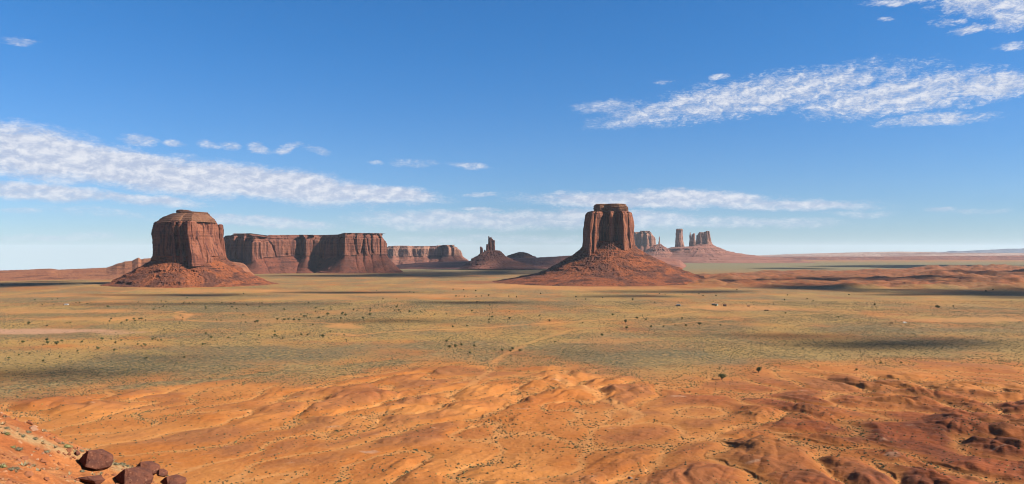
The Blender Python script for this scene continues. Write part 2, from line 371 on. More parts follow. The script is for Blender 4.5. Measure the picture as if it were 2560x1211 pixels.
# patches on the plain, read off the photograph's ground plane: px, py, half widths, channel, amount
PATCH = [
    (130, 778, 330, 7, 'sand', .75), (200, 796, 260, 4, 'sand', .7), (90, 828, 260, 7, 'pale', .8), (300, 833, 90, 4, 'pale', .5), (870, 814, 45, 8, 'sand', .9),
    (455, 788, 18, 12, 'sand', .9), (270, 752, 60, 4, 'sand', .6), (760, 745, 160, 5, 'sand', .7), (980, 737, 300, 4, 'sand', .7), (1150, 741, 200, 3, 'sand', .5),
    (200, 738, 260, 5, 'sand', .6), (560, 727, 260, 5, 'sand', .8), (420, 719, 130, 4, 'sand', .6), (1230, 716, 260, 6, 'sand', .75), (1500, 722, 260, 6, 'sand', .7),
    (400, 800, 70, 5, 'red', .7), (150, 760, 90, 4, 'red', .3), (60, 856, 520, 11, 'yel', .75), (560, 856, 200, 9, 'yel', .5), (220, 880, 300, 9, 'yel', .55),
    (660, 752, 80, 4, 'yel', .7), (1180, 842, 260, 12, 'yel', .75), (900, 846, 260, 6, 'yel', .7), (700, 862, 160, 6, 'yel', .4), (1340, 850, 110, 16, 'yel', .9),
    (1500, 790, 300, 11, 'yel', .7), (1900, 786, 300, 8, 'yel', .55), (1600, 745, 200, 4, 'yel', .4), (2300, 740, 280, 8, 'yel', .5), (2400, 755, 260, 12, 'yel', .5), (2060, 803, 190, 5, 'yel', .85),
    (2180, 735, 200, 4, 'yel', .4), (1400, 765, 200, 8, 'red', .22), (1870, 770, 140, 8, 'sand', .85), (1990, 774, 90, 4, 'sand', .5), (1750, 769, 90, 4, 'sand', .7), (1660, 762, 60, 3, 'sand', .5), (2430, 800, 190, 7, 'sand', .8), (2080, 745, 130, 4, 'red', .4),
    (2250, 756, 80, 3, 'red', .35), (1990, 838, 180, 8, 'red', .55), (2200, 846, 230, 7, 'red', .35), (1500, 853, 150, 7, 'sand', .5), (1730, 848, 150, 6, 'yel', .5), (1530, 822, 190, 4, 'red', .55),
    (2050, 775, 160, 4, 'red', .45), (2300, 793, 150, 4, 'yel', .6), (1000, 778, 300, 14, 'yel', .2), (1600, 718, 340, 5, 'red', .55), (1250, 706, 170, 5, 'red', .8), (1900, 716, 300, 4, 'red', .7),
    (60, 722, 300, 6, 'red', .3), (860, 835, 60, 3, 'sand', .7), (620, 800, 240, 4, 'sand', .45), (320, 857, 60, 4, 'sand', .5), (2450, 836, 120, 6, 'yel', .5), (1960, 872, 130, 5, 'yel', .25),
    (250, 905, 430, 34, 'sage', .8), (620, 884, 420, 26, 'sage', .75), (900, 870, 260, 12, 'sage', .5), (1620, 896, 360, 26, 'sage', .85), (2050, 885, 420, 20, 'sage', .8), (2350, 868, 330, 26, 'sage', .75), (1500, 868, 170, 12, 'sage', .55), (1800, 822, 240, 8, 'sage', .6), (2200, 824, 330, 8, 'sage', .65),
    (300, 838, 420, 6, 'sage', .5), (740, 820, 170, 7, 'sage', .5), (450, 815, 330, 6, 'sage', .45), (650, 768, 420, 14, 'sage', .45), (1100, 832, 240, 4, 'sage', .5), (1450, 758, 260, 5, 'sage', .5), (1960, 745, 240, 6, 'sage', .35), (100, 748, 300, 6, 'sage', .4), (560, 742, 330, 5, 'sage', .4),
    (700, 905, 340, 8, 'sand', .3), (1100, 800, 300, 12, 'yel', .5), (1350, 830, 220, 10, 'yel', .6), (760, 790, 200, 8, 'yel', .3), (2000, 755, 300, 6, 'yel', .4),
]
ROADS = [([(880, 838), (960, 829), (1140, 822), (1280, 815), (1440, 803), (1600, 795), (1740, 779)], 5.0, .85),
         ([(1235, 905), (1275, 882), (1310, 862), (1370, 842), (1430, 825), (1600, 815), (1760, 803), (1900, 790), (2100, 781)], 5.0, .62),
         ([(1900, 789), (2080, 784), (2350, 785), (2560, 787)], 4.0, .7),
         ([(300, 731), (400, 716), (520, 709)], 9, .5), ([(0, 738), (160, 722), (270, 710)], 12, .5),
         ([(430, 788), (460, 800), (560, 806), (680, 806), (800, 806), (860, 812)], 6, .7),
         ([(1130, 992), (1190, 955), (1230, 925), (1240, 900)], 4, .7), ([(1290, 940), (1360, 950), (1420, 965), (1540, 1010), (1600, 1045), (1560, 1065)], 5, .7)]

def channels(X, Y, bm, rm, w1, n2, right):
    R = np.hypot(X, Y)
    yy = np.maximum(Y, 200.0); px = 1280+F*X/yy; py = HZ+EYE*F/yy; front = Y > 200
    wx = fbm2(X/120, Y/90, 4, 71); wy = fbm2(X/90, Y/160, 4, 74)
    k = (py-HZ)/130
    qx = px+34*wx*k*1.2; qy = py+5.0*wy*k
    ch = {c: np.zeros_like(X) for c in ('veg', 'sand', 'yel', 'red', 'pale', 'umber', 'green', 'sage')}
    n_a = fbm2(X/190, Y/300, 4, 81); n_b = fbm2(X/60, Y/95, 4, 84)
    ch['veg'] = (1-bm)*np.clip(.78+.9*n_a+.8*n_b, .08, 1)*(1-.75*rm)
    ch['veg'] *= sst(30000, 15000, R)
    ch['sand'] = (1-bm)*np.clip(sst(.20, .45, n_b-.3*n_a)*.55, 0, 1)*sst(6000, 2000, R)
    ch['yel'] = (1-bm)*(sst(-.05, .35, fbm2(X/200, Y/380, 4, 91))*.75)*(1-rm)*sst(7000, 2500, R)
    ch['red'] = rm*.92 + bm*(sst(-.1, .5, fbm2(X/130, Y/100, 3, 95)+.25*right)*.45+.58*right)*(.35+.65*sst(.05, .3, w1))
    ch['green'] = sst(690, 668, py+3*wy)*sst(653, 659, py)*(1-rm)*front
    # the bare mounds: dusky crowns, pale washes between them, rare bleached beds
    ch['umber'] = bm*sst(.10, .34, w1+.16*fbm2(X/40, Y/30, 3, 97))*sst(-.15, .2, fbm2(X/150, Y/120, 2, 98))*.75
    wash = sst(.085, .02, w1)+.5*sst(.05, .0, np.abs(n2))*sst(.5, .1, w1)
    ch['sand'] = np.maximum(ch['sand'], bm*np.clip(wash, 0, 1)*.75*(1-.35*right))
    ch['pale'] = bm*sst(.47, .56, fbm2(X/34, Y/14, 3, 101))*.6*sst(.1, .25, w1)
    far = sst(654.5, 650, py)*front
    ch['veg'] *= 1-far*.6; ch['red'] = np.maximum(ch['red'], far*.25*(1-sst(640, 630, py)))
    for (cx, cy, rx, ry, c, amt) in PATCH:
        d = np.sqrt(((qx-cx)/rx)**2+((qy-cy)/ry)**2); val = sst(1.15, .55, d)*amt*front
        ch[c] = np.maximum(ch[c], val)
        if c in ('sand', 'pale', 'red', 'yel'): ch['sage'] *= 1-val*.6
        if c in ('sand', 'pale', 'red'): ch['veg'] *= 1-val*.85; ch['yel'] *= 1-val*.7
    # sage strip between the sand and the mounds on the left
    s = sst(9, 4, np.abs(qy-pline(px, [(200, 985), (640, 938), (900, 918), (1070, 900)])))*sst(180, 350, px)*sst(1090, 1000, px)*front
    ch['veg'] = np.maximum(ch['veg'], s*.95); ch['sand'] *= 1-s*.8
    for pts, wd, amt in ROADS:      # tracks, metres wide, laid out on the ground plane
        P = np.array([((a-1280)/F*EYE*F/(b_-HZ), EYE*F/(b_-HZ)) for a, b_ in pts])
        best = np.full(X.shape, 1e9)
        wxx = X+6*fbm2(X/50, Y/50, 2, 111); wyy = Y+12*fbm2(X/70, Y/70, 2, 113)
        for a, b_ in zip(P[:-1], P[1:]):
            d = b_-a; u = np.clip(((wxx-a[0])*d[0]+(wyy-a[1])*d[1])/(d@d), 0, 1)
            best = np.minimum(best, np.hypot(wxx-a[0]-u*d[0], wyy-a[1]-u*d[1]))
        val = sst(wd*1.6, wd*.5, best)*amt
        ch['sand'] = np.maximum(ch['sand'], val); ch['sage'] *= 1-val; ch['veg'] *= 1-val; ch['yel'] *= 1-val*.5; ch['green'] *= 1-val
    return ch
def build_ground():
    fine = np.linspace(math.radians(-37), math.radians(37), 1180)
    c = np.linspace(math.radians(37), math.radians(323), 62)[1:-1]
    ang = np.concatenate([fine, c])
    rows = list(np.linspace(2, 400, 22)[:-1]); r = 400.0
    while r < 58000:
        rows.append(r); r += min(max(r*r/260000*(.42 if 2500 < r < 7000 else .8), .45), .022*r + (r > 15000)*r*.05)
    rows = np.array(rows); R, T = np.meshgrid(rows, ang, indexing='ij')
    X, Y = R*np.sin(T), R*np.cos(T)
    Z, bm, rm, w1, n1, n2, right = height(X, Y, True)
    v = np.stack([X, Y, Z], -1).reshape(-1, 3)
    f = grid_faces(len(rows), len(ang), True)[:, ::-1]
    o = struct(mesh_obj("ground", v, f, ground_mat(), smooth=True))
    ch = channels(X, Y, bm, rm, w1, n2, right)
    ch['sage'] = ch['sage']*(1-bm)
    for c in ch: add_attr(o, c, np.clip(ch[c], 0, 1))
    return o
ground = build_ground()

# ------------------------------------------------------------------ buttes: lofted from plan and outline
def frame(pc, D):
    a = math.atan((pc-1280)/F)
    return a, np.array([D*math.tan(a), D]), np.array([math.cos(a), -math.sin(a)]), np.array([math.sin(a), math.cos(a)])
def resample(P, n, closed=True):
    P = np.asarray(P, float)
    if closed: P = np.vstack([P, P[:1]])
    s = np.concatenate([[0], np.cumsum(np.hypot(*np.diff(P, axis=0).T))]); q = np.linspace(0, s[-1], n, endpoint=not closed)
    return np.stack([np.interp(q, s, P[:, 0]), np.interp(q, s, P[:, 1])], 1)
def unit_plan(front, back, n, dm=1.0):
    """front: (px, depth px) left to right, closed behind by half an ellipse; returns unit half-width coordinates"""
    fr = np.array(front, float); w = (fr[-1, 0]-fr[0, 0])/2; c = (fr[-1, 0]+fr[0, 0])/2
    U = np.stack([(fr[:, 0]-c)/w, fr[:, 1]/w], 1)
    th = np.linspace(0, math.pi, 24)[1:-1]
    B = np.stack([np.cos(th), back*np.sin(th)], 1)
    return resample(np.vstack([U, B]), n)
ELL = lambda n, d=1.0, ph=0: None

def loft(name, D, pc, rows, front, back, n=300, nz=100, style='cliff', S=1.0, seed=0, mat=None, parent=None, ell=0.0, amp=1.0, edepth=1.0, bed=21.0, ledges=()):
    a, O, et, er = frame(pc, D); ks = D*math.cos(a)/F
    R = np.array(rows, float)
    py = np.concatenate([np.linspace(R[i, 0], R[i+1, 0], max(2, int(nz*abs(R[i+1, 0]-R[i, 0])/abs(R[-1, 0]-R[0, 0]))), endpoint=False) for i in range(len(R)-1)]+[[R[-1, 0]]])
    xl = np.interp(py, R[:, 0], R[:, 1]); xr = np.interp(py, R[:, 0], R[:, 2])
    U = unit_plan(front, back, n)
    # a rounder plan for the lower rows of scree, same starting angle
    th = np.arctan2(U[:, 1], U[:, 0]); E = np.stack([np.cos(th), edepth*np.sin(th)], 1)
    tt = np.linspace(0, 1, len(py))[:, None]
    g = (ell*np.minimum(1, .15+tt**.4))[..., None] if ell else 0
    UU = U[None]*(1-g)+E[None]*g
    # normalise the width of every row so that the outline stays exact
    mx = UU[..., 0].max(1, keepdims=True); mn = UU[..., 0].min(1, keepdims=True)
    UX = (UU[..., 0]-mn)/(mx-mn)*2-1; UY = UU[..., 1]
    hw = ((xr-xl)/2)[:, None]; cx = ((xl+xr)/2)[:, None]
    T = (cx-pc+UX*hw)*ks; Q = UY*hw*ks
    Z = EYE+(HZ-py)[:, None]*D/F + 0*T
    # outward direction in plan
    dT = np.roll(T, -1, 1)-np.roll(T, 1, 1); dQ = np.roll(Q, -1, 1)-np.roll(Q, 1, 1)
    L = np.hypot(dT, dQ)+1e-6; nT, nQ = dQ/L, -dT/L
    sgn = np.sign((nT*(T-T.mean(1, keepdims=True))+nQ*(Q-Q.mean(1, keepdims=True))).sum()); nT, nQ = nT*sgn, nQ*sgn
    s = S
    if style == 'cliff' or style == 'cap':
        st = 5.5 if style == 'cliff' else .8
        c1 = 1-2*np.abs(per3(T/(30*s), Q/(30*s), Z/(30*s*st), seed)); c2 = 1-2*np.abs(per3(T/(14*s), Q/(14*s), Z/(14*s*st), seed+3))
        cr = np.exp(-(per3(T/(42*s), Q/(42*s), Z/(42*s*6), seed+5)/.045)**2)
        be = per2(Z/(5*s), T/(220*s), seed+7)+.6*per2(Z/(2.2*s), T/(90*s), seed+8); rough = fbm3(T/(9*s), Q/(9*s), Z/(9*s), 3, seed+9)
        ed = sst(.0, .12, 1-tt)*0+1
        if style == 'cliff':
            topb = sst(.16, .0, tt)+.8*sst(.86, 1.0, tt)
            wv = sst(-.3, .4, per3(T/(70*s), Q/(70*s), Z/(90*s), seed+21)); d = (3.6*c1+3.0*c2)*(.25+.9*wv)-5.5*cr*(1-.5*topb)+be*(.5+1.9*topb)+1.6*rough+3.5*per3(T/(25*s), Q/(25*s), Z/(40*s), seed+23)
        else:
            d = 1.5*c1+1.2*c2+3.0*np.sign(be)*np.abs(be)**.6+1.6*rough
        d = d*s*amp
        # keep the drawn outline: less outward push where the wall turns edge-on
        T = T+nT*d; Q = Q+nQ*d
    else:
        ang = np.arctan2(Q, T)
        H = Z.max()-Z.min(); fr = tt
        gl = np.abs(fbm2(ang*4.2+seed, fr*1.2+3*per2(ang*2, fr*2, seed), 3, seed+2))+.5*np.abs(per2(ang*15, fr*1.5, seed+4))
        rad = (-8*gl*np.sqrt(fr)+2.5)*s*amp
        rad += 5.0*s*amp*fbm3(T/(14*s), Q/(14*s), Z/(14*s), 3, seed+6)*sst(0, .1, fr)+5.5*s*amp*np.maximum(0, per3(T/(6*s), Q/(6*s), Z/(6*s), seed+8)-.1)*sst(0, .1, fr)
        T = T+nT*rad; Q = Q+nQ*rad
        per = bed*s; zz = Z+bed/3*s*fbm2(ang*1.5, fr*3, 3, seed+12)
        q = zz/per; fl = np.floor(q); fc = q-fl
        step = per*(fl+np.where(fc < .62, fc*.22/.62, .22+(fc-.62)/.38*.78))
        mod = np.clip(1.1*sst(.0, .3, fbm2(ang*3.2+5, Z/(30*s), 3, seed+15)), 0, .97)*sst(0, .06, fr)*sst(1.0, .92, fr)
        Z = Z+(step-zz+.18*per)*mod
        for li, (lpy, lh, lw) in enumerate(ledges):
            zb = EYE+(HZ-lpy)*D/F+3.0*fbm2(ang*2.5, 0*Z+li, 3, seed+31); q = (Z-zb)/lh
            on = lw*np.clip(.25+1.6*fbm2(ang*4+li*9, 0*Z, 3, seed+33), 0, 1)
            run = 1.75*lh
            push = np.where(q < 0, 0, np.where(q < 1, q*run, run*np.exp(-(q-1)*.55)))*on
            cav = s*sst(.04, .35, fr)*sst(-.15, .25, q)*sst(1.25, .9, q)*(5.0*np.maximum(0, per2(ang*46, 0*Z+li, seed+35))+3.5*np.maximum(0, per2(ang*110, 0*Z+li*3, seed+36)))*on
            T = T+nT*(push-cav); Q = Q+nQ*(push-cav)
    # top: shrink to a cap
    tops = []
    for kf, dz in ((.86, .5), (.55, 1.0), (.2, 1.2), (.01, 1.2)):
        mT, mQ = T[0].mean(), Q[0].mean()
        tops.insert(0, (mT+(T[0]-mT)*kf, mQ+(Q[0]-mQ)*kf, Z[0]+dz*s*(1+per2(T[0]/(20*s), Q[0]/(20*s), seed))*(1 if style != 'talus' else 0)))
    T = np.vstack([[p[0] for p in tops], T]); Q = np.vstack([[p[1] for p in tops], Q]); Z = np.vstack([[p[2] for p in tops], Z])
    X = T*et[0]+Q*er[0]; Y = T*et[1]+Q*er[1]
    v = np.stack([X, Y, Z], -1).reshape(-1, 3)
    if parent is None: v[:, 0] += O[0]; v[:, 1] += O[1]
    fcs = grid_faces(T.shape[0], T.shape[1], True)
    if sgn < 0: fcs = fcs[:, ::-1]
    return mesh_obj(name, v, fcs, mat, parent, smooth=(style == 'talus'))
def butte_root(name, D, pc, label, cat='butte', group=None):
    a, O, et, er = frame(pc, D); return empty(name, (O[0], O[1], 0), label, cat, group)


ROUND = [(-math.cos(a_), -math.sin(a_)) for a_ in np.linspace(0, math.pi, 13)]
def round_front(xl, xr, d=1.0):
    c, w = (xl+xr)/2, (xr-xl)/2; return [(c+u*w, v*w*d) for u, v in ROUND]
# left butte
D1 = 3200; r1 = butte_root("butte", D1, 474, "broad domed red butte on the left, its left face in deep shade")
P1 = [(383, 0), (390, -34), (408, -62), (428, -88), (440, -104), (444, -96), (450, -92), (455, -112), (460, -104), (465, -100), (479, -138), (486, -136), (500, -124), (505, -114), (520, -98), (525, -88), (543, -62), (558, -26), (564, 0)]
loft("talus_slope", D1, 474, [(640, 384, 562), (652, 380, 572), (660, 367, 584), (675, 340, 606), (690, 312, 636), (702, 290, 662), (711, 262, 690), (719, 225, 730)], round_front(384, 562, 1.4), 1.1, 1100, 230, 'talus', 1.0, 2, M_talus, r1, ell=.9, edepth=.95, ledges=((678, 9, .9), (690, 5, .5), (706, 10, 1.0), (716, 6, .8)))
loft("cliff_wall", D1, 474, [(556, 392, 542), (559, 389, 543), (570, 386, 545), (587, 383, 547), (603, 385, 551), (619, 384, 556), (635, 383, 562), (645, 382, 565), (664, 381, 568)], P1, .85, 640, 170, 'cliff', 1.0, 5, M_cliff, r1)
loft("upper_slope", D1, 474, [(535, 430, 524), (539, 421, 526), (543, 410, 531), (548, 402, 537), (553, 396, 541), (558, 390, 543)], [(390, 0), (396, -34), (424, -74), (446, -88), (452, -86), (478, -108), (498, -100), (506, -92), (526, -66), (539, -34), (543, 0)], .85, 480, 40, 'cap', .8, 8, M_capL, r1, amp=.55)
loft("cap_rock", D1, 474, [(525.5, 444, 470), (526.5, 441, 474), (529, 441, 480), (531, 441, 519), (537, 441, 522), (541, 436, 524)], [(441, 0), (452, -26), (480, -38), (505, -30), (522, 0)], .9, 360, 30, 'cap', .6, 9, M_capL, r1)
loft("pinnacle", D1, 474, [(560.5, 548, 556), (562, 546, 558.5), (568, 545.5, 559.5), (574, 548, 559), (590, 547, 560), (620, 547, 564), (655, 547, 568)], round_front(545, 560), 1, 120, 60, 'cliff', .4, 12, M_cliff, r1)

# right butte
D2 = 3500; r2 = butte_root("butte", D2, 1522, "tall red butte with flat dark cap on a wide scree cone")
P2 = [(1457, 0), (1464, -38), (1472, -66), (1477, -86), (1481, -76), (1485, -72), (1488, -78), (1498, -60), (1507, -38), (1511, -22), (1516, -26), (1521, -46), (1528, -66), (1534, -56), (1538, -30), (1543, -34), (1550, -48), (1560, -74), (1566, -62), (1571, -46), (1575, -48), (1581, -26), (1587, 0)]
loft("talus_slope", D2, 1522, [(604, 1466, 1580), (620, 1455, 1590), (633, 1440, 1612), (641, 1428, 1626), (660, 1396, 1666), (674, 1370, 1703), (684, 1343, 1728), (691, 1310, 1748), (698, 1268, 1770), (706, 1225, 1796)], round_front(1459, 1585, 1.35), 1.1, 1100, 230, 'talus', 1.0, 22, M_talus, r2, ell=.9, edepth=.95, ledges=((642, 5, .7), (655, 6, .7), (668, 5, .8), (676, 8, .9), (692, 7, .9), (702, 5, .8)))
loft("cliff_wall", D2, 1522, [(530.5, 1469, 1575), (533, 1466, 1578), (537.6, 1464, 1580), (553, 1462, 1582), (570, 1460, 1584), (589, 1458, 1585), (609, 1457, 1586), (621, 1456, 1587), (640, 1454, 1590)], P2, .85, 700, 190, 'cliff', 1.0, 25, M_cliffR, r2, amp=.85)
loft("cap_rock", D2, 1522, [(511.3, 1489, 1563), (513, 1486, 1565), (517, 1484, 1568), (521, 1484, 1570), (525, 1485, 1570), (530, 1487, 1570), (534, 1484, 1573)], [(1484, 0), (1487, -20), (1500, -32), (1512, -26), (1530, -36), (1548, -38), (1564, -26), (1570, 0)], .8, 420, 44, 'cap', .7, 28, M_cap, r2)

# long mesas: a wall whose top and foot heights follow profiles
def mesa(label, D, pc, front, backd, top, foot, toe_out, seed, S, mats, n=900, nz=44, group=None, toez=-30, name="mesa"):
    root = butte_root(name, D, pc, label, 'mesa', group)
    a, O, et, er = frame(pc, D); ks = D*math.cos(a)/F
    fr = np.array(front, float); x0, x1 = fr[0, 0], fr[-1, 0]
    bk = [(x1-(x1-x0)*.03, backd*.5), (x1-(x1-x0)*.12, backd), (x0+(x1-x0)*.12, backd), (x0+(x1-x0)*.03, backd*.5)]
    P = resample(np.vstack([fr, bk]), n); px = P[:, 0]; T0 = (px-pc)*ks; Q0 = P[:, 1].copy()
    def norm(T, Q, w):
        for _ in range(w): T = (np.roll(T, 1)+T+np.roll(T, -1))/3; Q = (np.roll(Q, 1)+Q+np.roll(Q, -1))/3
        dT = np.roll(T, -1)-np.roll(T, 1); dQ = np.roll(Q, -1)-np.roll(Q, 1); L = np.hypot(dT, dQ)+1e-6
        a_, b_ = dQ/L, -dT/L; s_ = np.sign((a_*(T-T.mean())+b_*(Q-Q.mean())).sum()); return a_*s_, b_*s_, s_
    nT, nQ, sg = norm(T0, Q0, 4); mT, mQ, _ = norm(T0, Q0, 60)
    dist = D+Q0*1.0
    zt = EYE+(HZ-pline(px, top))*D/F; zf = EYE+(HZ-pline(px, foot))*D/F
    zt = zt-sst(0, backd, Q0)*30*S
    s = S
    def put(nm, Tm, Qm, Zm, mat, smooth):
        X = Tm*et[0]+Qm*er[0]; Y = Tm*et[1]+Qm*er[1]
        fcs = grid_faces(Tm.shape[0], n, True); fcs = fcs if sg > 0 else fcs[:, ::-1]
        return mesh_obj(nm, np.stack([X, Y, Zm], -1).reshape(-1, 3), fcs, mat, root, smooth)
    # wall
    k = np.linspace(1, 0, nz)[:, None]; Zm = zf+(zt-zf)*k
    T = T0[None]+0*k; Q = Q0[None]+0*k
    inset = pline(k, [(0, 4), (.05, 1), (.75, -3), (.80, -9), (.88, -11), (.91, -17), (1, -21)])*s
    T = T+nT*inset; Q = Q+nQ*inset
    c1 = 1-2*np.abs(per3(T/(42*s), Q/(42*s), Zm/(230*s), seed)); c2 = 1-2*np.abs(per3(T/(17*s), Q/(17*s), Zm/(90*s), seed+3))
    cr = np.exp(-(per3(T/(55*s), Q/(55*s), Zm/(330*s), seed+5)/.05)**2)
    be = per2(Zm/(7*s), T/(400*s), seed+7); topb = sst(.7, .82, k)
    d = (6*c1+2.6*c2-8*cr)*(1-.6*topb)+be*(1+3*topb)+2*fbm3(T/(14*s), Q/(14*s), Zm/(14*s), 3, seed+9)
    T = T+nT*d*s; Q = Q+nQ*d*s
    tp = [(T[0]*0+T0+(T0.mean()-T0)*f-nT*46*s, Q0+(Q0.mean()-Q0)*f-nQ*46*s, zt+dz*s) for f, dz in ((1.0, -24), (.6, -18), (.25, -10), (.0, 1))]
    put("cliff_wall", np.vstack([[p[0] for p in tp], T]), np.vstack([[p[1] for p in tp], Q]), np.vstack([[p[2] for p in tp], Zm]), mats[0], False)
    # scree apron
    m_ = 34; u = np.linspace(0, 1, m_)[:, None]
    out = toe_out*(1+.35*per2(T0/(160*s), Q0/(160*s), seed+11))*s
    prof = u**1.35*0+u
    zs = (zf+6*s)[None]; Zt = zs+(toez-zs)*(1-(1-prof)**1.5)
    blend = np.sqrt(u); aT = nT*(1-blend)+mT*blend; aQ = nQ*(1-blend)+mQ*blend
    Tt = T0+aT*out*u-nT*3*s; Qt = Q0+aQ*out*u-nQ*3*s
    al = np.cumsum(np.hypot(np.diff(T0, append=T0[0]), np.diff(Q0, append=Q0[0])))
    gl = np.abs(fbm2(al/(95*s)+0*u, u*1.0+0*al, 3, seed+13))
    dz = 5*s*np.maximum(0, fbm3(Tt/(9*s), Qt/(9*s), Zt/(9*s), 2, seed+19))*sst(0, .15, u)-16*gl*s*np.sin(np.pi*np.clip(u, 0, 1))**.7+3.4*s*fbm3(Tt/(16*s), Qt/(16*s), Zt/(16*s), 3, seed+15)*sst(0, .15, u)
    per = 22*s; zz = Zt+6*s*per2(al/(260*s)+0*u, 0*al+0*u, seed); fc = zz/per-np.floor(zz/per)
    stp = per*(np.floor(zz/per)+np.where(fc < .6, fc*.4/.6, .4+(fc-.6)/.4*.6))
    Zt = Zt+dz+(stp-zz)*.8*sst(0, .1, u)*sst(-.2, .3, fbm2(al/(300*s), Zt/60, 2, seed+17))*sst(1, .9, u)
    put("talus_slope", Tt, Qt, Zt, mats[1], True)
    return root

mesa("long flat-topped red mesa behind the broad butte, with dark alcoves", 5250, 765,
     [(556, 60), (566, 0), (575, -35), (592, -120), (599, -110), (604, -135), (617, -180), (622, -172), (630, -215), (640, -255), (646, -255), (662, -205), (668, -205), (700, -165), (730, -135), (755, -105), (760, -140), (766, -165), (772, -120), (785, -95), (800, -90), (815, -150), (832, -215), (844, -265), (850, -268), (858, -330), (870, -322), (884, -308), (887, -318), (904, -296), (907, -310), (918, -300), (922, -285), (926, -300), (940, -280), (944, -262), (948, -275), (958, -235), (966, -120), (969, 0)],
     420, [(550, 590), (575, 590), (588, 586), (616, 586), (622, 588), (628, 591), (640, 594), (668, 597), (676, 593), (685, 590), (740, 589), (840, 588), (850, 585), (950, 585), (956, 590), (962, 594), (970, 603)],
     [(550, 640), (575, 641), (600, 646), (638, 656), (646, 648), (665, 643), (700, 641), (750, 638), (790, 641), (813, 648), (840, 642), (858, 638), (900, 637), (970, 636)],
     150, 31, 1.15, (M_mesa, M_mesat), n=1300, nz=60)
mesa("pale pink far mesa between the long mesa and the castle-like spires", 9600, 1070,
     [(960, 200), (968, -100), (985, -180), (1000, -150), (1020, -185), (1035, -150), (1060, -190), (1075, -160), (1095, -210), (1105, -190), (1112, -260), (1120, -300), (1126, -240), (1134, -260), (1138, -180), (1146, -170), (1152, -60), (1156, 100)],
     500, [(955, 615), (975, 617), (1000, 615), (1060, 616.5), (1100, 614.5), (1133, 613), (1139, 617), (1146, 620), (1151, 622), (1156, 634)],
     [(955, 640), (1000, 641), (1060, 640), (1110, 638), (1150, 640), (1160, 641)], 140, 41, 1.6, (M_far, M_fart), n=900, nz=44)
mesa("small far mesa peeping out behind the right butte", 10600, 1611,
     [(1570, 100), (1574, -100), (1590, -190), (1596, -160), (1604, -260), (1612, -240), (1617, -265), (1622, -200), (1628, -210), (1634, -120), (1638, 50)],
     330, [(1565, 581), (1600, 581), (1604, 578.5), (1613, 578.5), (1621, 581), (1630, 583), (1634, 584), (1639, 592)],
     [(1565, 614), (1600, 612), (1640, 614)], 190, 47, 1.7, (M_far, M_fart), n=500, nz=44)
mesa("low rounded pink mesa with dark ledges behind the dark ridge", 9000, 1306,
     [(1268, 60), (1276, -60), (1290, -120), (1310, -130), (1326, -100), (1335, 0), (1340, 60)], 260,
     [(1262, 640), (1272, 637), (1285, 633), (1298, 630.5), (1312, 631), (1324, 634), (1332, 640), (1345, 641)],
     [(1262, 644), (1290, 638), (1320, 638), (1345, 645)], 130, 53, 1.3, (M_ridge, M_ridge), n=400, nz=26)

# castle-like butte in the middle distance
D3 = 6200; r3 = butte_root("castle_butte", D3, 1226, "dark castle-like butte of thin spires on a cone, in cloud shadow at mid distance")
loft("talus_slope", D3, 1226, [(626, 1219, 1241), (629, 1214, 1250), (634, 1207, 1254), (638, 1198, 1258), (643, 1190, 1266), (648, 1183, 1275), (650, 1181, 1282), (657, 1170, 1305), (665, 1158, 1345), (671, 1146, 1380)], round_front(1180, 1280), .9, 420, 90, 'talus', 1.2, 62, M_dk, r3, edepth=.9, bed=15.0, ledges=((640, 12, .9), (652, 12, 1.0), (661, 10, .9)))
for i, (y0, y1, l0, q0, l1, q1) in enumerate([(591, 632, 1221, 1223.2, 1220, 1226), (594, 632, 1223.6, 1229, 1222, 1231), (597.5, 632, 1228.5, 1232, 1227, 1233), (601, 630, 1231.5, 1236.8, 1230, 1237.5), (611, 634, 1216, 1222, 1214.5, 1226),
                                             (617, 640, 1200.5, 1203.5, 1199.5, 1206), (619, 640, 1203.5, 1206.6, 1202, 1209.5), (625, 640, 1210, 1213, 1209, 1214)]):
    loft("spire", D3, 1226, [(y0, l0+.3, q0-.3), (y0+1.5, l0, q0), ((y0+y1)/2, (l0*.6+l1*.4), (q0*.6+q1*.4)), (y1, l1, q1)], round_front(l0, q0, 1.3), 1.2, 60, 40, 'cliff', .45, 70+i, M_dk, r3)
loft("side_block", D3, 1226, [(627, 1238, 1249), (629, 1236, 1251), (636, 1236, 1252), (642, 1235, 1254)], round_front(1236, 1252, 1.2), 1.1, 90, 24, 'cap', .6, 84, M_dk, r3)

M_ped = cliff_mat("layered_pedestal_rock", (.50, .22, .145), (.36, .145, .098), (.13, .055, .046), .62, .15, 1.0)
# right hand group on its terraced pedestal
D4 = 10400
rp = struct(loft("hills", D4, 1760, [(611, 1741, 1780), (616, 1732, 1786), (618.5, 1680, 1792), (622, 1668, 1800), (627, 1664, 1812), (633, 1650, 1836), (638, 1632, 1868), (643, 1612, 1905), (648, 1596, 1960), (655, 1560, 2030)], round_front(1680, 1840), .7, 640, 110, 'talus', 2.3, 92, M_ped, None, ell=.3, edepth=.6, bed=9.0, ledges=((625, 16, .8), (634, 22, .9), (643, 24, 1.2), (649, 18, 1.2))))
def column(label, rows, seed, S=.8, cat='butte', D=D4, mat=M_far, d=1.0, name="butte"):
    pc = (rows[-1][1]+rows[-1][2])/2; rt = butte_root(name, D, pc, label, cat)
    loft("cliff_wall", D, pc, rows, round_front(rows[-1][1], rows[-1][2], d), 1, 160, 80, 'cliff', S, seed, mat, rt); return rt
column("single tall square tower of rock on the far terraced pedestal", [(572.5, 1692, 1705), (574, 1690, 1706), (590, 1689, 1707), (605, 1688, 1708.5), (617, 1687.5, 1711), (626, 1685, 1716)], 101, 1.3)
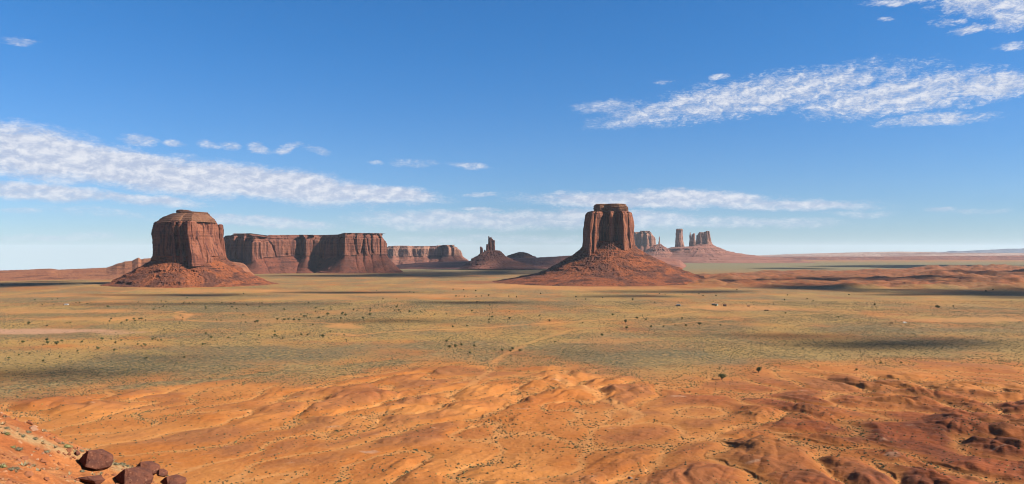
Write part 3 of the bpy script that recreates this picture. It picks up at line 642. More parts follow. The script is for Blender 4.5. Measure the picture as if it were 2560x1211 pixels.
rt = butte_root("butte", D4, 1731, "broken pair of thin pinnacles between the square tower and the wide fluted block")
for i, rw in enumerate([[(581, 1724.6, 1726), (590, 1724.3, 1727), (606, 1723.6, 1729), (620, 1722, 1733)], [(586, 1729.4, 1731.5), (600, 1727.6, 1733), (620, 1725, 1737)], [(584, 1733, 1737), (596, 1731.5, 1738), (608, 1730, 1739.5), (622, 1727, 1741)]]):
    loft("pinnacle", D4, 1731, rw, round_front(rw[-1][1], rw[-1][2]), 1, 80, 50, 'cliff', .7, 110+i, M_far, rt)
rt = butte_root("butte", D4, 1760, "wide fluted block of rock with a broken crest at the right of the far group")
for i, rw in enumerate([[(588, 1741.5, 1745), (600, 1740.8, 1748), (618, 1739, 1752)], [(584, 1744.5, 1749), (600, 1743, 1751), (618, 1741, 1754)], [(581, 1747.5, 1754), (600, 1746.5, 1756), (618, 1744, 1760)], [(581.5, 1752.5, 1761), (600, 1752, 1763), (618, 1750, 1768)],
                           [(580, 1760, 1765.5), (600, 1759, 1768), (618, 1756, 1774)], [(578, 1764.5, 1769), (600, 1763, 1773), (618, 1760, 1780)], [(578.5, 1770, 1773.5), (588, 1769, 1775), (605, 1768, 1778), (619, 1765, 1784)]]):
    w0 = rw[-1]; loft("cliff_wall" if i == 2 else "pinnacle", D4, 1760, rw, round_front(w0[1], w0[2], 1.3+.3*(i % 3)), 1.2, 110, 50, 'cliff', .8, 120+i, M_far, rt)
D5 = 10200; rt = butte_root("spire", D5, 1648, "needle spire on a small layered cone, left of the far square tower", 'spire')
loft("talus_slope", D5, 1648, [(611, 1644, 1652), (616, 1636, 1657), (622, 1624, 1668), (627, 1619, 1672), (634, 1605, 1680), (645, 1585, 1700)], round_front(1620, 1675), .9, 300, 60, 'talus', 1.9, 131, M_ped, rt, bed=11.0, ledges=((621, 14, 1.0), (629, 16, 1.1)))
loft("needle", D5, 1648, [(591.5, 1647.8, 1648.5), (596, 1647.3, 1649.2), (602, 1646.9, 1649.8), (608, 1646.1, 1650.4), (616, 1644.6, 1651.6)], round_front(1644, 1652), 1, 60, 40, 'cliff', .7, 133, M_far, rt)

# escarpments and low ridges: a real sloping front with a plateau behind
def ridge(name, D, top, foot_out, back, seed, mat, S, n=600, m=60, x=None, zfoot=-6, terr=.8, gul=.22):
    x = x or (top[0][0], top[-1][0]); px = np.linspace(x[0], x[1], n); ends = sst(0, .03, (px-x[0])/(x[1]-x[0]))*sst(0, .03, (x[1]-px)/(x[1]-x[0]))
    zt = EYE+(HZ-pline(px, top))*D/F; u = np.concatenate([np.linspace(0, 1, m), np.linspace(1.08, 3, 8)])[:, None]
    X0 = (px-1280)/F*D
    bayn = fbm2(X0/(420*S), 0*X0, 3, seed)
    fo = foot_out*(1+.5*bayn)
    Y = D-fo*(1-np.minimum(u, 1))+np.maximum(u-1, 0)*back/2
    zz = (zt-zfoot)*np.minimum(u, 1)**1.15
    X = X0*(Y/D)
    per = max((zt.max()-zfoot)/6, 12*S); q = (zz+per*.3*per2(X/(900*S), 0*X, seed+2))/per; fc = q-np.floor(q)
    st = per*(np.floor(q)+np.where(fc < .65, fc*.35/.65, .35+(fc-.65)/.35*.65))
    zz = zz+(st-q*per)*terr*sst(0, .06, u)*sst(1.0, .96, np.minimum(u, 1.0))*sst(-.35, .25, fbm2(X/(250*S), Y/(250*S), 2, seed+4))
    gl = np.abs(fbm2(X/(70*S), Y/(300*S), 3, seed+6)); zz = zz-gl*gul*np.maximum(zz, 0)*np.sin(np.pi*np.clip(u, 0, 1))
    zz = zz+2.2*S*fbm2(X/(25*S), Y/(25*S), 3, seed+8)*sst(0, .1, u)
    Z = zfoot+zz*(.0+ends)
    v = np.stack([X, Y, Z], -1).reshape(-1, 3)
    return struct(mesh_obj(name, v, grid_faces(len(u), n), mat, smooth=True))
ridge("hills", 4300, [(-420, 684), (-100, 683), (0, 682), (60, 680), (115, 677), (128, 677), (145, 679.5), (210, 677), (266, 674), (280, 669), (292, 663), (306, 660), (312, 657), (330, 655), (340, 649), (346, 646), (353, 651), (360, 649), (383, 647), (460, 648), (560, 655), (600, 660), (640, 672)], 520, 500, 141, M_ridge, .8, n=1400, m=70, terr=.6, gul=.10)
ridge("hills", 7200, [(980, 668), (1025, 663), (1060, 660), (1130, 657.5), (1180, 655), (1230, 650), (1270, 648.5), (1340, 646), (1385, 643.5), (1420, 641), (1470, 638.5), (1560, 637), (1620, 640), (1690, 650), (1720, 658)], 900, 900, 151, M_dk, 1.3, n=900, m=60)
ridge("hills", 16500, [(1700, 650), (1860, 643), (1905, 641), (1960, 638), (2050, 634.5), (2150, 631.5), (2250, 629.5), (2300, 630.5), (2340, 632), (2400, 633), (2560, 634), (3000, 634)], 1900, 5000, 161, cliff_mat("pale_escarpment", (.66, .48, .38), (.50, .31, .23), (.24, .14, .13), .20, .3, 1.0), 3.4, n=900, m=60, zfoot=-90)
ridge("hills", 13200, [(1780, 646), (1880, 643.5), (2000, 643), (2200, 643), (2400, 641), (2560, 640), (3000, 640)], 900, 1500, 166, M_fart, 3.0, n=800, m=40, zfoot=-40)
ridge("mountains", 34000, [(2220, 634), (2310, 631), (2336, 630), (2345, 631.5), (2365, 630), (2380, 627.5), (2405, 628.5), (2440, 626.5), (2520, 622.5), (2600, 621), (2900, 618), (3400, 626)], 2600, 9000, 171, cliff_mat("haze_blue_mountain", (.20, .20, .24), (.06, .09, .15), (.03, .05, .10), .05, .7, .3), 8, n=500, m=40, zfoot=-400)  # blue of the distance haze is painted into the mountain colour

# ------------------------------------------------------------------ the near hillside the viewer stands on
def hill_z(x, y):
    z = 123-.358*x-.321*y
    z = np.minimum(z, 150+0*x)
    dc = pline(x, [(-200, 62), (-38, 62), (-30, 61), (-25, 59), (-15, 52), (0, 42), (40, 30)])
    q = y-dc; z = z-.75*np.log1p(np.exp(np.clip(q/2.5, -30, 30)))*2.5-.25*np.maximum(q-25, 0)*0
    q2 = x-(-14+0*y); z = z-.35*np.log1p(np.exp(np.clip(q2/5, -30, 30)))*5
    z = z+1.25*sst(-24, -35, x)*sst(20, 45, y)
    r = np.hypot(x, y); kn = 128.35-.62*np.maximum(r-1.8, 0)
    z = np.maximum(z, kn)
    w = sst(4, 14, r)
    z = z + w*(1.3*fbm2(x/13, y/13, 3, 201)+.45*fbm2(x/3.1, y/3.1, 3, 205)+.10*fbm2(x/.8, y/.8, 2, 207))
    led = (z+.5*fbm2(x/9, y/9, 2, 209))/2.2; fc = led-np.floor(led)
    z = z+w*(np.where(fc < .7, fc*.5/.7, .5+(fc-.7)/.3*.5)-fc)*2.2*.5*sst(.0, .3, fbm2(x/16, y/16, 2, 211))
    return z
def hill_mat():
    m, t, b = new_mat("hillside_soil"); p = geo_pos(t)
    n1 = t.noise(t.scale(p, (.16, .16, .3)), 1, 5, .6, .4); n2 = t.noise(p, 1.6, 4, .65); n3 = t.noise(p, 6, 3, .6)
    c = t.mix(t.ramp(n1, .38, .62), (.66, .235, .075), (.50, .155, .05))
    c = t.mix(t.math('MULTIPLY', t.attr('dry'), t.ramp(n2, .35, .6, .35, 1)), c, (.60, .40, .19))
    c = t.mix(t.ramp(n2, .60, .70, 0, .7), c, (.70, .40, .22))
    c = t.mix(t.ramp(n2, .40, .32, 0, .55), c, (.30, .09, .035))
    c = t.mix(1.0, c, t.mix(n3, (.7, .7, .7), (1.3, 1.3, 1.3)), 'MULTIPLY')
    t.put(b.inputs['Base Color'], c); bump(t, b, t.math('ADD', n2, t.math('MULTIPLY', n3, .4)), .8, .35)
    return m
def build_hill():
    xs = np.concatenate([np.linspace(-260, -52, 60)[:-1], np.linspace(-52, -8, 330)[:-1], np.linspace(-8, 220, 70)])
    ys = np.concatenate([np.linspace(-260, 24, 50)[:-1], np.linspace(24, 74, 300)[:-1], np.linspace(74, 330, 60)])
    X, Y = np.meshgrid(xs, ys); Z = hill_z(X, Y)
    Z = np.maximum(Z, -25)
    o = struct(mesh_obj("hillside", np.stack([X, Y, Z], -1).reshape(-1, 3), grid_faces(len(ys), len(xs)), hill_mat(), smooth=True))
    px = 1280+F*X/np.maximum(Y, 5); py = HZ+(EYE-Z)*F/np.maximum(Y, 5)
    crest = sst(20, 4, np.abs((py-pline(px, [(0, 1070), (170, 1130), (300, 1165), (450, 1215)]))))
    add_attr(o, 'dry', np.clip(crest*.8+.25*sst(0, .4, fbm2(X/5, Y/5, 2, 221)), 0, 1))
    return o
build_hill()
def on_hill(px, py):
    D = np.linspace(20, 75, 1400); x = (px-1280)/F*D; zr = EYE-(py-HZ)/F*D; hz = hill_z(x, D)
    i = np.argmax(hz >= zr); i = i if hz[i] >= zr[i] else int(np.argmin(zr-hz))
    return x[i], D[i], hz[i]

# boulders: angular blocks
from mathutils import noise as mnoise
import bmesh
def rock_mat():
    m, t, b = new_mat("boulder_rock"); tc = t.new('ShaderNodeTexCoord').outputs['Object']
    n1 = t.noise(tc, 1.1, 5, .6, .5); n2 = t.noise(tc, 7, 4, .65)
    c = t.mix(t.ramp(n1, .38, .62), (.24, .088, .052), (.145, .057, .04))
    c = t.mix(t.ramp(n2, .58, .7, 0, .6), c, (.52, .26, .15)); c = t.mix(t.ramp(n2, .42, .32, 0, .6), c, (.10, .04, .03))
    t.put(b.inputs['Base Color'], c); bump(t, b, t.math('ADD', n1, t.math('MULTIPLY', n2, .4)), .6, .2); b.inputs['Roughness'].default_value = .85
    return m
M_rock = rock_mat()
def rock_mesh(name, sx, sy, sz, seed, npts=11, sub=3):
    rg = random.Random(seed); bm = bmesh.new()
    for i in range(npts):
        z = rg.uniform(-1, 1); a = rg.uniform(0, 6.283); r = math.sqrt(max(0, 1-z*z))
        f = rg.uniform(.86, 1.05); bm.verts.new((r*math.cos(a)*f, r*math.sin(a)*f, max(-.75, min(.8, z*f))))
    bmesh.ops.convex_hull(bm, input=bm.verts)
    for v in [v for v in bm.verts if not v.link_faces]: bm.verts.remove(v)
    bmesh.ops.triangulate(bm, faces=bm.faces)
    bmesh.ops.bevel(bm, geom=list(bm.edges)+list(bm.verts), offset=.02, segments=1, affect='EDGES')
    bmesh.ops.triangulate(bm, faces=bm.faces)
    for _ in range(sub): bmesh.ops.subdivide_edges(bm, edges=[e for e in bm.edges if e.calc_length() > .16], cuts=1, use_grid_fill=True); bmesh.ops.triangulate(bm, faces=bm.faces)
    for v in bm.verts:
        n = mnoise.fractal(v.co*1.7+Vector((seed, 0, 0)), 1, 2, 4); n2 = abs(mnoise.noise(v.co*3.1+Vector((0, seed, 0))))
        v.co *= 1+.07*n-.05*math.exp(-(n2/.05)**2)
        v.co.x *= sx; v.co.y *= sy; v.co.z *= sz
    me = bpy.data.meshes.new(name); bm.to_mesh(me); bm.free(); me.materials.append(M_rock); return me
def boulder(cx, cy, wpx, hpx, seed, label, lift=0.0, tilt=(0, 0, 0), group=None, name="boulder", sub=3, D=None):
    x, d, z = on_hill(cx, cy+hpx*.35)
    w, h = wpx*d/F/2, hpx*d/F/2
    me = rock_mesh(name, w*1.02, w*.85, h*1.1, seed, sub=sub)
    o = bpy.data.objects.new(name, me); sc.collection.objects.link(o)
    o.location = (x, d+w*.3, EYE-(cy-HZ)/F*(d+w*.3)); o.rotation_euler = tilt
    return tag(o, label, 'boulder' if name == 'boulder' else 'rock', group)
def hero_boulder(cx, cy, w, h, label, jit=0, flip=1):
    """a block with a lit slab facing right and up, undercut on its left and below"""
    x, d, z = on_hill(cx, cy+h*.3); k = d/F; rg_ = random.Random(jit)
    P = [(-.28, .95, -.45), (.28, .66, -.35), (.78, .34, .1), (1.0, -.1, .4), (.92, -.60, .3), (.45, -.95, .2), (.02, -.12, -1.2), (.50, -.48, -.75), (-1.0, -.08, .0), (-.70, -.70, .1), (-.66, .50, .05), (0, .7, .9), (.7, .2, .9), (-.7, .1, .9), (.1, -.9, .8), (-.5, -.8, .7)]
    bm = bmesh.new()
    for a_, b_, c_ in P: bm.verts.new(((a_+rg_.uniform(-.07, .07))*w*k/2, (c_+rg_.uniform(-.07, .07))*w*k/2*.85, (b_+rg_.uniform(-.05, .05))*h*k/2))
    bmesh.ops.convex_hull(bm, input=bm.verts)
    for v in [v for v in bm.verts if not v.link_faces]: bm.verts.remove(v)
    bmesh.ops.bevel(bm, geom=list(bm.edges)+list(bm.verts), offset=.02*w*k/2, segments=1, affect='EDGES')
    bmesh.ops.triangulate(bm, faces=bm.faces)
    for _ in range(3): bmesh.ops.subdivide_edges(bm, edges=[e for e in bm.edges if e.calc_length() > .09*w*k], cuts=1, use_grid_fill=True); bmesh.ops.triangulate(bm, faces=bm.faces)
    for v in bm.verts:
        n_ = mnoise.fractal(v.co*1.6+Vector((jit, 0, 0)), 1, 2, 4); n2 = abs(mnoise.noise(v.co*1.9+Vector((0, jit, 0))))
        v.co *= 1+.03*n_-.07*math.exp(-(n2/.03)**2)
    me = bpy.data.meshes.new("boulder"); bm.to_mesh(me); bm.free(); me.materials.append(M_rock)
    o = bpy.data.objects.new("boulder", me); sc.collection.objects.link(o); o.location = (x, d, EYE-(cy-HZ)/F*d)
    return tag(o, label, 'boulder')
hero_boulder(236, 1151, 82, 62, "largest dark brown boulder on the hillside, its left side in black shade", 2)
hero_boulder(331, 1195, 92, 56, "dark undercut boulder at the picture's bottom edge in the lower cluster", 6)
hero_boulder(366, 1172, 62, 42, "paler brown boulder leaning at the back of the lower cluster", 14)
hero_boulder(404, 1183, 30, 24, "small dark boulder between the paler boulder and the corner slab", 23)
hero_boulder(432, 1204, 62, 34, "angular slab of rock at the lower end of the hillside", 31)
boulder(222, 1202, 76, 30, 55, "low orange-brown rock half buried below the largest boulder", tilt=(0, .1, 0))
boulder(193, 1134, 17, 18, 61, "small upright rock left of the largest boulder's top", sub=2)
boulder(228, 1170, 9, 16, 67, "small pale upright stone wedged under the largest boulder", sub=1)

M_rock2 = M_rock.copy(); M_rock2.name = "pale_boulder_rock"
for n_ in M_rock2.node_tree.nodes:
    if n_.type == 'MIX':
        for q_ in (6, 7):
            c_ = n_.inputs[q_]
            if not c_.is_linked: c_.default_value = (min(.8, c_.default_value[0]*1.8+.12), min(.7, c_.default_value[1]*2.2+.14), min(.6, c_.default_value[2]*2.2+.10), 1)
for (px_, py_, w_, sd_, lab_) in ((1576, 1197, 16, 91, "larger pale boulder of the pair low in the red gully at bottom centre"), (1592, 1200, 12, 95, "smaller pale boulder of the pair low in the red gully at bottom centre")):
    x_, y_, z_ = [float(q[0]) for q in on_ground(np.array([float(px_)]), np.array([float(py_)]))]
    k_ = w_*y_/F/2; me_ = rock_mesh("boulder", k_, k_*.8, k_*.6, sd_, sub=2); me_.materials.clear(); me_.materials.append(M_rock2)
    o_ = bpy.data.objects.new("boulder", me_); sc.collection.objects.link(o_); o_.location = (x_, y_, z_+k_*.25); tag(o_, lab_, 'boulder')

# loose stones on the hillside (too many to count)
def scatter_mesh(name, pts, sizes, hs, mat, seed, tmpl='dome', kind='stuff', rnd=.25):
    rg = np.random.RandomState(seed); n = len(pts)
    if tmpl in ('dome', 'rock'):
        a = np.arange(5)/5*2*np.pi
        tv = np.vstack([np.stack([np.cos(a), np.sin(a), -.15+0*a], 1), np.stack([.78*np.cos(a+.6), .78*np.sin(a+.6), .62+0*a], 1), [[0, 0, 1.0]]])
        tf = []
        for i in range(5):
            j = (i+1) % 5; tf += [(i, j, 5+i), (j, 5+j, 5+i), (5+i, 5+j, 10)]
    elif tmpl == 'tuft':
        a = np.arange(11)*2.4; t_ = .35+.65*np.linspace(0, 1, 11)
        tv = np.zeros((33, 3)); 
        for i in range(11):
            dx, dy = math.cos(a[i]), math.sin(a[i]); tv[3*i] = (dx*.25-dy*.13, dy*.25+dx*.13, 0); tv[3*i+1] = (dx*.25+dy*.13, dy*.25-dx*.13, 0); tv[3*i+2] = (dx*t_[i]*1.1, dy*t_[i]*1.1, 1.25-.75*t_[i])
        tf = [(3*i, 3*i+1, 3*i+2) for i in range(11)]
    else:
        tv = np.array([(1, 0, -.1), (0, 1, -.1), (-1, 0, -.1), (0, -1, -.1), (0, 0, 1.)]); tf = [(0, 1, 4), (1, 2, 4), (2, 3, 4), (3, 0, 4)]
    tf = np.array(tf); nv = len(tv)
    V = np.repeat(tv[None], n, 0)*(1+rnd*rg.uniform(-1, 1, (n, nv, 1))) + rg.uniform(-.12, .12, (n, nv, 3))
    ang = rg.uniform(0, 6.28, n); c, s = np.cos(ang)[:, None], np.sin(ang)[:, None]
    el = rg.uniform(.75, 1.3, (n, 1)); X = V[..., 0]*el; Y = V[..., 1]/el
    V = np.stack([(X*c-Y*s)*sizes[:, None], (X*s+Y*c)*sizes[:, None], V[..., 2]*hs[:, None]], -1)+pts[:, None, :]
    Fc = (tf[None]+(np.arange(n)*nv)[:, None, None]).reshape(-1, 3)
    o = mesh_obj(name, V.reshape(-1, 3), Fc, mat, smooth=(tmpl == 'dome'))
    me = o.data; ca = me.attributes.new('tint', 'FLOAT', 'POINT')
    ca.data.foreach_set('value', np.repeat(rg.uniform(0, 1, n), nv).astype(np.float32))
    return struct(o, kind)
def leaf_mat(name, a, b_, c_=None):
    m, t, b = new_mat(name); tn = t.attr('tint')
    col = t.mix(tn, a, b_)
    if c_: col = t.mix(t.ramp(tn, .82, .9), col, c_)
    n = t.noise(geo_pos(t), 3.5, 3, .6)
    t.put(b.inputs['Base Color'], t.mix(1.0, col, t.mix(n, (.55, .55, .55), (1.4, 1.4, 1.4)), 'MULTIPLY')); return m
rg = np.random.RandomState(3)
n = 5200; sx = rg.uniform(-50, -8, n); sy = rg.uniform(26, 66, n)
keep = fbm2(sx/4, sy/4, 2, 231) > .02; sx, sy = sx[keep], sy[keep]
sz = .05+.16*rg.uniform(0, 1, len(sx))**4+.04
scatter_mesh("loose_stones", np.stack([sx, sy, hill_z(sx, sy)], 1), sz, sz*.8, leaf_mat("stone_chips", (.50, .19, .085), (.33, .12, .06), (.62, .36, .22)), 5, "rock", rnd=.4)

# grey-green bushes on the hillside, each a thing
def bush_mesh(name, seed, mat, nl=420, R=1.0):
    rg = np.random.RandomState(seed); V = []; Fc = []
    cl = rg.normal(size=(26, 3)); cl /= np.linalg.norm(cl, axis=1)[:, None]; cl[:, 2] = np.abs(cl[:, 2])
    for i in range(nl):
        c = cl[rg.randint(26)]*rg.uniform(.55, 1.0)+rg.normal(size=3)*.13; c[2] = abs(c[2])*.72
        d = c+rg.normal(size=3)*.5; d /= np.linalg.norm(d)+1e-6; s = np.cross(d, rg.normal(size=3)); s /= np.linalg.norm(s)+1e-6
        l = rg.uniform(.08, .17); w = .045
        k = len(V); V += [c-s*w, c+s*w, c+d*l+s*w*.4, c+d*l-s*w*.4]; Fc.append((k, k+1, k+2, k+3))
    # a woody heart so that the bush is not see-through
    me_core = np.array([(math.cos(a)*r, math.sin(a)*r, z) for z, r in ((0, .3), (.2, .62), (.42, .5), (.56, .2)) for a in np.arange(8)/8*6.283])
    k = len(V); V += list(me_core)
    for i in range(3):
        for j in range(8): Fc.append((k+i*8+j, k+i*8+(j+1) % 8, k+(i+1)*8+(j+1) % 8, k+(i+1)*8+j))
    me = bpy.data.meshes.new(name); me.from_pydata([tuple(p*R) for p in V], [], Fc); me.update(); me.materials.append(mat)
    at = me.attributes.new('tint', 'FLOAT', 'POINT'); at.data.foreach_set('value', rg.uniform(0, .8, len(V)).astype(np.float32)); return me
M_sage = leaf_mat("grey_sage_leaf", (.36, .32, .20), (.24, .22, .13)); M_sageg = leaf_mat("green_sage_leaf", (.42, .40, .17), (.27, .28, .11))
bm_ = [bush_mesh("sage_bush", 50+i, (M_sage, M_sageg)[i % 2]) for i in range(4)]
BUSH = [(168, 1117, 24, "olive bush alone at the end of the pale grass band", 1), (116, 1131, 20, "pale bush at the foot of the band of ledges", 0), (48, 1124, 22, "grey bush on the bare slope above the paired bushes", 0), (33, 1117, 14, "yellowish bush touching a grey one on the slope", 1),
        (8, 1166, 20, "green-tipped bush at the picture's left edge", 1), (28, 1174, 22, "front grey bush of the lower left pair", 0), (43, 1171, 18, "rear grey bush of the lower left pair", 2), (75, 1186, 16, "faint low grey bush near the bottom left corner", 2),
        (70, 1080, 16, "small pale bush high on the hillside crest", 2), (58, 1090, 16, "grey bush just under the crest", 0), (88, 1096, 16, "grey bush in the dry grass of the crest", 2), (16, 1070, 14, "small grey bush beside the picture's edge on the crest", 0),
        (205, 1178, 14, "tiny grey bush below the shaded side of the largest boulder", 2), (290, 1160, 18, "pale bush right of the largest boulder", 2), (305, 1146, 16, "grey bush on the skyline right of the largest boulder", 0), (318, 1156, 14, "small bush above the lower boulder cluster", 0), (205, 1127, 13, "little pale bush behind the small upright rock", 2), (17, 1085, 18, "yellow-green bush near the edge above the ledges", 1)]
for i, (px, py, w, lab, mi) in enumerate(BUSH):
    x, d, z = on_hill(px, py+3); o = bpy.data.objects.new("sage_bush", bm_[(mi*1+0) % 4]); sc.collection.objects.link(o)
    s = w*d/F/2; o.location = (x, d, z-.05*s); o.scale = (s, s, s*1.1); o.rotation_euler = (0, 0, i*1.7)
    tag(o, lab, 'bush', 'bushes on the near hillside')
# dry tufts: uncountable
n = 2600; gx = rg.uniform(-45, -14, n); gy = rg.uniform(36, 63, n); gz = hill_z(gx, gy)
gpx = 1280+F*gx/gy; gpy = HZ+(EYE-gz)*F/gy
kp = (np.abs(gpy-pline(gpx, [(0, 1068), (170, 1125), (300, 1158), (450, 1208)])) < 11) | (rg.uniform(0, 1, n) < .10)
gs = rg.uniform(.12, .34, n)[kp]
scatter_mesh("dry_tufts", np.stack([gx, gy, gz], 1)[kp], gs, gs*.7, leaf_mat("dry_tuft", (.62, .48, .27), (.40, .34, .20)), 8, "tuft")

# ------------------------------------------------------------------ scrub on the valley floor (uncountable)
def build_scrub():
    rg = np.random.RandomState(11)
    def cand(n, p0, p1):
        u = rg.uniform(0, 1, n); y0, y1 = EYE*F/(p0-HZ), EYE*F/(p1-HZ)
        D = np.sqrt(y1*y1+u*(y0*y0-y1*y1)); px = rg.uniform(-60, 2620, n); return (px-1280)/F*D, D
    M = leaf_mat("desert_scrub", (.08, .08, .042), (.18, .155, .08), (.38, .29, .10))
    M2 = leaf_mat("plain_scrub", (.085, .085, .045), (.22, .19, .11), (.45, .31, .09))
    # bare ground: scrub gathers along the washes
    x, y = cand(300000, 885, 1235)
    z, bm, rm, w1, n1, n2, right = height(x, y, True)
    dn = sst(.16, .03, w1)*.55+.09+.35*sst(.12, .5, fbm2(x/55, y/45, 3, 301))
    ch = channels(x, y, bm, rm, w1, n2, right)
    dn = dn*(1-.8*sst(.5, .9, ch['sand'])*(1-bm))*(.35+.65*sst(-.2, .35, fbm2(x/120, y/110, 2, 305))); dn = (dn+.45*sst(.1, .45, bm)*sst(1.0, .6, bm))*bm
    k = rg.uniform(0, 1, len(x)) < dn*.62
    s = .28+.50*rg.uniform(0, 1, k.sum())**2.2
    scatter_mesh("desert_scrub", np.stack([x, y, z], 1)[k], s, s*rg.uniform(.5, 1.0, k.sum()), M, 21, rnd=.4)
    # the plain
    x, y = cand(340000, 752, 1010)
    z, bm, rm, w1, n1, n2, right = height(x, y, True); ch = channels(x, y, bm, rm, w1, n2, right)
    dn = (1-bm)*(1-np.clip(ch['sand']+ch['pale'], 0, 1))*(.35+.65*ch['veg'])*np.clip(.55+.9*fbm2(x/150, y/220, 3, 311), .08, 1)
    k = rg.uniform(0, 1, len(x)) < dn
    s = .38+.85*rg.uniform(0, 1, k.sum())**2.2
    scatter_mesh("plain_scrub", np.stack([x, y, z], 1)[k], s, s*.75, M2, 22, 'pyr')
build_scrub()

# ------------------------------------------------------------------ junipers dotted over the plain
def juniper_meshes(seed):
    rg = np.random.RandomState(seed); V = []; Fc = []
    cl = []
    while len(cl) < 13:
        q = rg.uniform(-1, 1, 3)
        if np.linalg.norm(q) < 1: cl.append(q*np.array([.36, .36, .34])+np.array([0, 0, .58]))
    for i in range(520):
        c = cl[rg.randint(13)]; p = rg.normal(size=3); p /= np.linalg.norm(p)
        q = c+p*np.array([.24, .24, .17])*rg.uniform(.5, 1.1)
        a = rg.normal(size=3); a /= np.linalg.norm(a); b = np.cross(a, p+.3); b /= np.linalg.norm(b)+1e-6; r = rg.uniform(.04, .085)
        k = len(V); V += [q-a*r, q+b*r, q+a*r, q-b*r]; Fc.append((k, k+1, k+2, k+3))
    me = bpy.data.meshes.new("crown"); me.from_pydata([tuple(v) for v in V], [], Fc); me.update()
    me.attributes.new('tint', 'FLOAT', 'POINT').data.foreach_set('value', rg.uniform(0, .8, len(V)).astype(np.float32))
    V = []; Fc = []
    def limb(p, q, r0, r1):
        p, q = np.array(p, float), np.array(q, float); d = (q-p)/np.linalg.norm(q-p); a = np.cross(d, (.3, 1, .2)); a /= np.linalg.norm(a); b = np.cross(d, a); k = len(V)
        for c, r in ((p, r0), (q, r1)):
            for j in range(6): V.append(c+(a*math.cos(j*1.047)+b*math.sin(j*1.047))*r)
        for j in range(6): Fc.append((k+j, k+(j+1) % 6, k+6+(j+1) % 6, k+6+j))
    limb((0, 0, -.05), (.03, .02, .25), .075, .05)
    for c in cl[:6]: limb((.03, .02, .2), c, .04, .015)
    mt = bpy.data.meshes.new("trunk"); mt.from_pydata([tuple(v) for v in V], [], Fc); mt.update()
    return me, mt
M_jun = leaf_mat("juniper_needles", (.15, .155, .06), (.24, .235, .095)); M_bark, _t, _b = new_mat("juniper_bark")
_t.put(_b.inputs['Base Color'], _t.mix(_t.noise(geo_pos(_t), 4, 3), (.10, .06, .04), (.20, .13, .09)))
JM = [juniper_meshes(400+i) for i in range(4)]
for a_, b_ in JM: a_.materials.append(M_jun); b_.materials.append(M_bark)
Z1 = [(288, 370, 9), (470, 388, 5), (670, 360, 5), (705, 355, 5), (1110, 322, 6), (1095, 342, 5), (1215, 355, 5), (1268, 338, 7), (1338, 324, 8), (1350, 337, 5), (1392, 322, 7), (1412, 322, 8), (1455, 335, 5), (2060, 468, 8), (2110, 512, 10), (2405, 472, 6), (2280, 508, 6), (470, 538, 10), (478, 568, 11), (568, 572, 13), (620, 543, 7), (230, 555, 9), (818, 552, 8), (1020, 526, 9), (1112, 523, 6), (1155, 560, 7), (1210, 533, 5), (1250, 572, 5), (1375, 573, 6), (1440, 575, 6), (1452, 586, 7), (1410, 588, 4), (1525, 524, 8), (1553, 510, 5), (1582, 533, 5), (1613, 533, 7), (1812, 572, 4), (1912, 564, 4), (2030, 580, 8), (2053, 568, 5), (983, 616, 9), (1142, 636, 9), (775, 638, 6), (782, 662, 5), (293, 668, 7), (190, 677, 5), (88, 714, 8), (490, 672, 5), (598, 702, 7), (428, 742, 7), (1465, 712, 7), (1840, 704, 7), (1645, 430, 4), (1997, 448, 4), (2222, 464, 5), (760, 155, 4), (797, 155, 5), (870, 165, 4), (520, 122, 3), (575, 112, 3), (350, 130, 5), (540, 180, 4), (425, 174, 5), (740, 181, 3), (2435, 66, 4), (1870, 105, 4), (1835, 158, 4), (1890, 163, 5), (1925, 156, 4), (2060, 217, 6), (2055, 198, 5), (2220, 157, 5), (2340, 163, 5), (2310, 162, 4), (2320, 198, 6), (2365, 217, 5), (1540, 224, 6), (1595, 209, 5), (1555, 192, 4), (1632, 193, 5), (1665, 197, 4), (1405, 191, 4), (1385, 148, 3), (1613, 139, 4), (1660, 143, 4), (2468, 174, 4), (2480, 186, 4), (2140, 155, 3), (1080, 200, 8), (1828, 306, 5), (1818, 332, 5), (1795, 364, 5), (2165, 331, 5), (2210, 334, 5), (2410, 351, 4), (2455, 353, 5), (2550, 346, 5), (2430, 276, 4), (1890, 211, 4), (1645, 470, 3)]
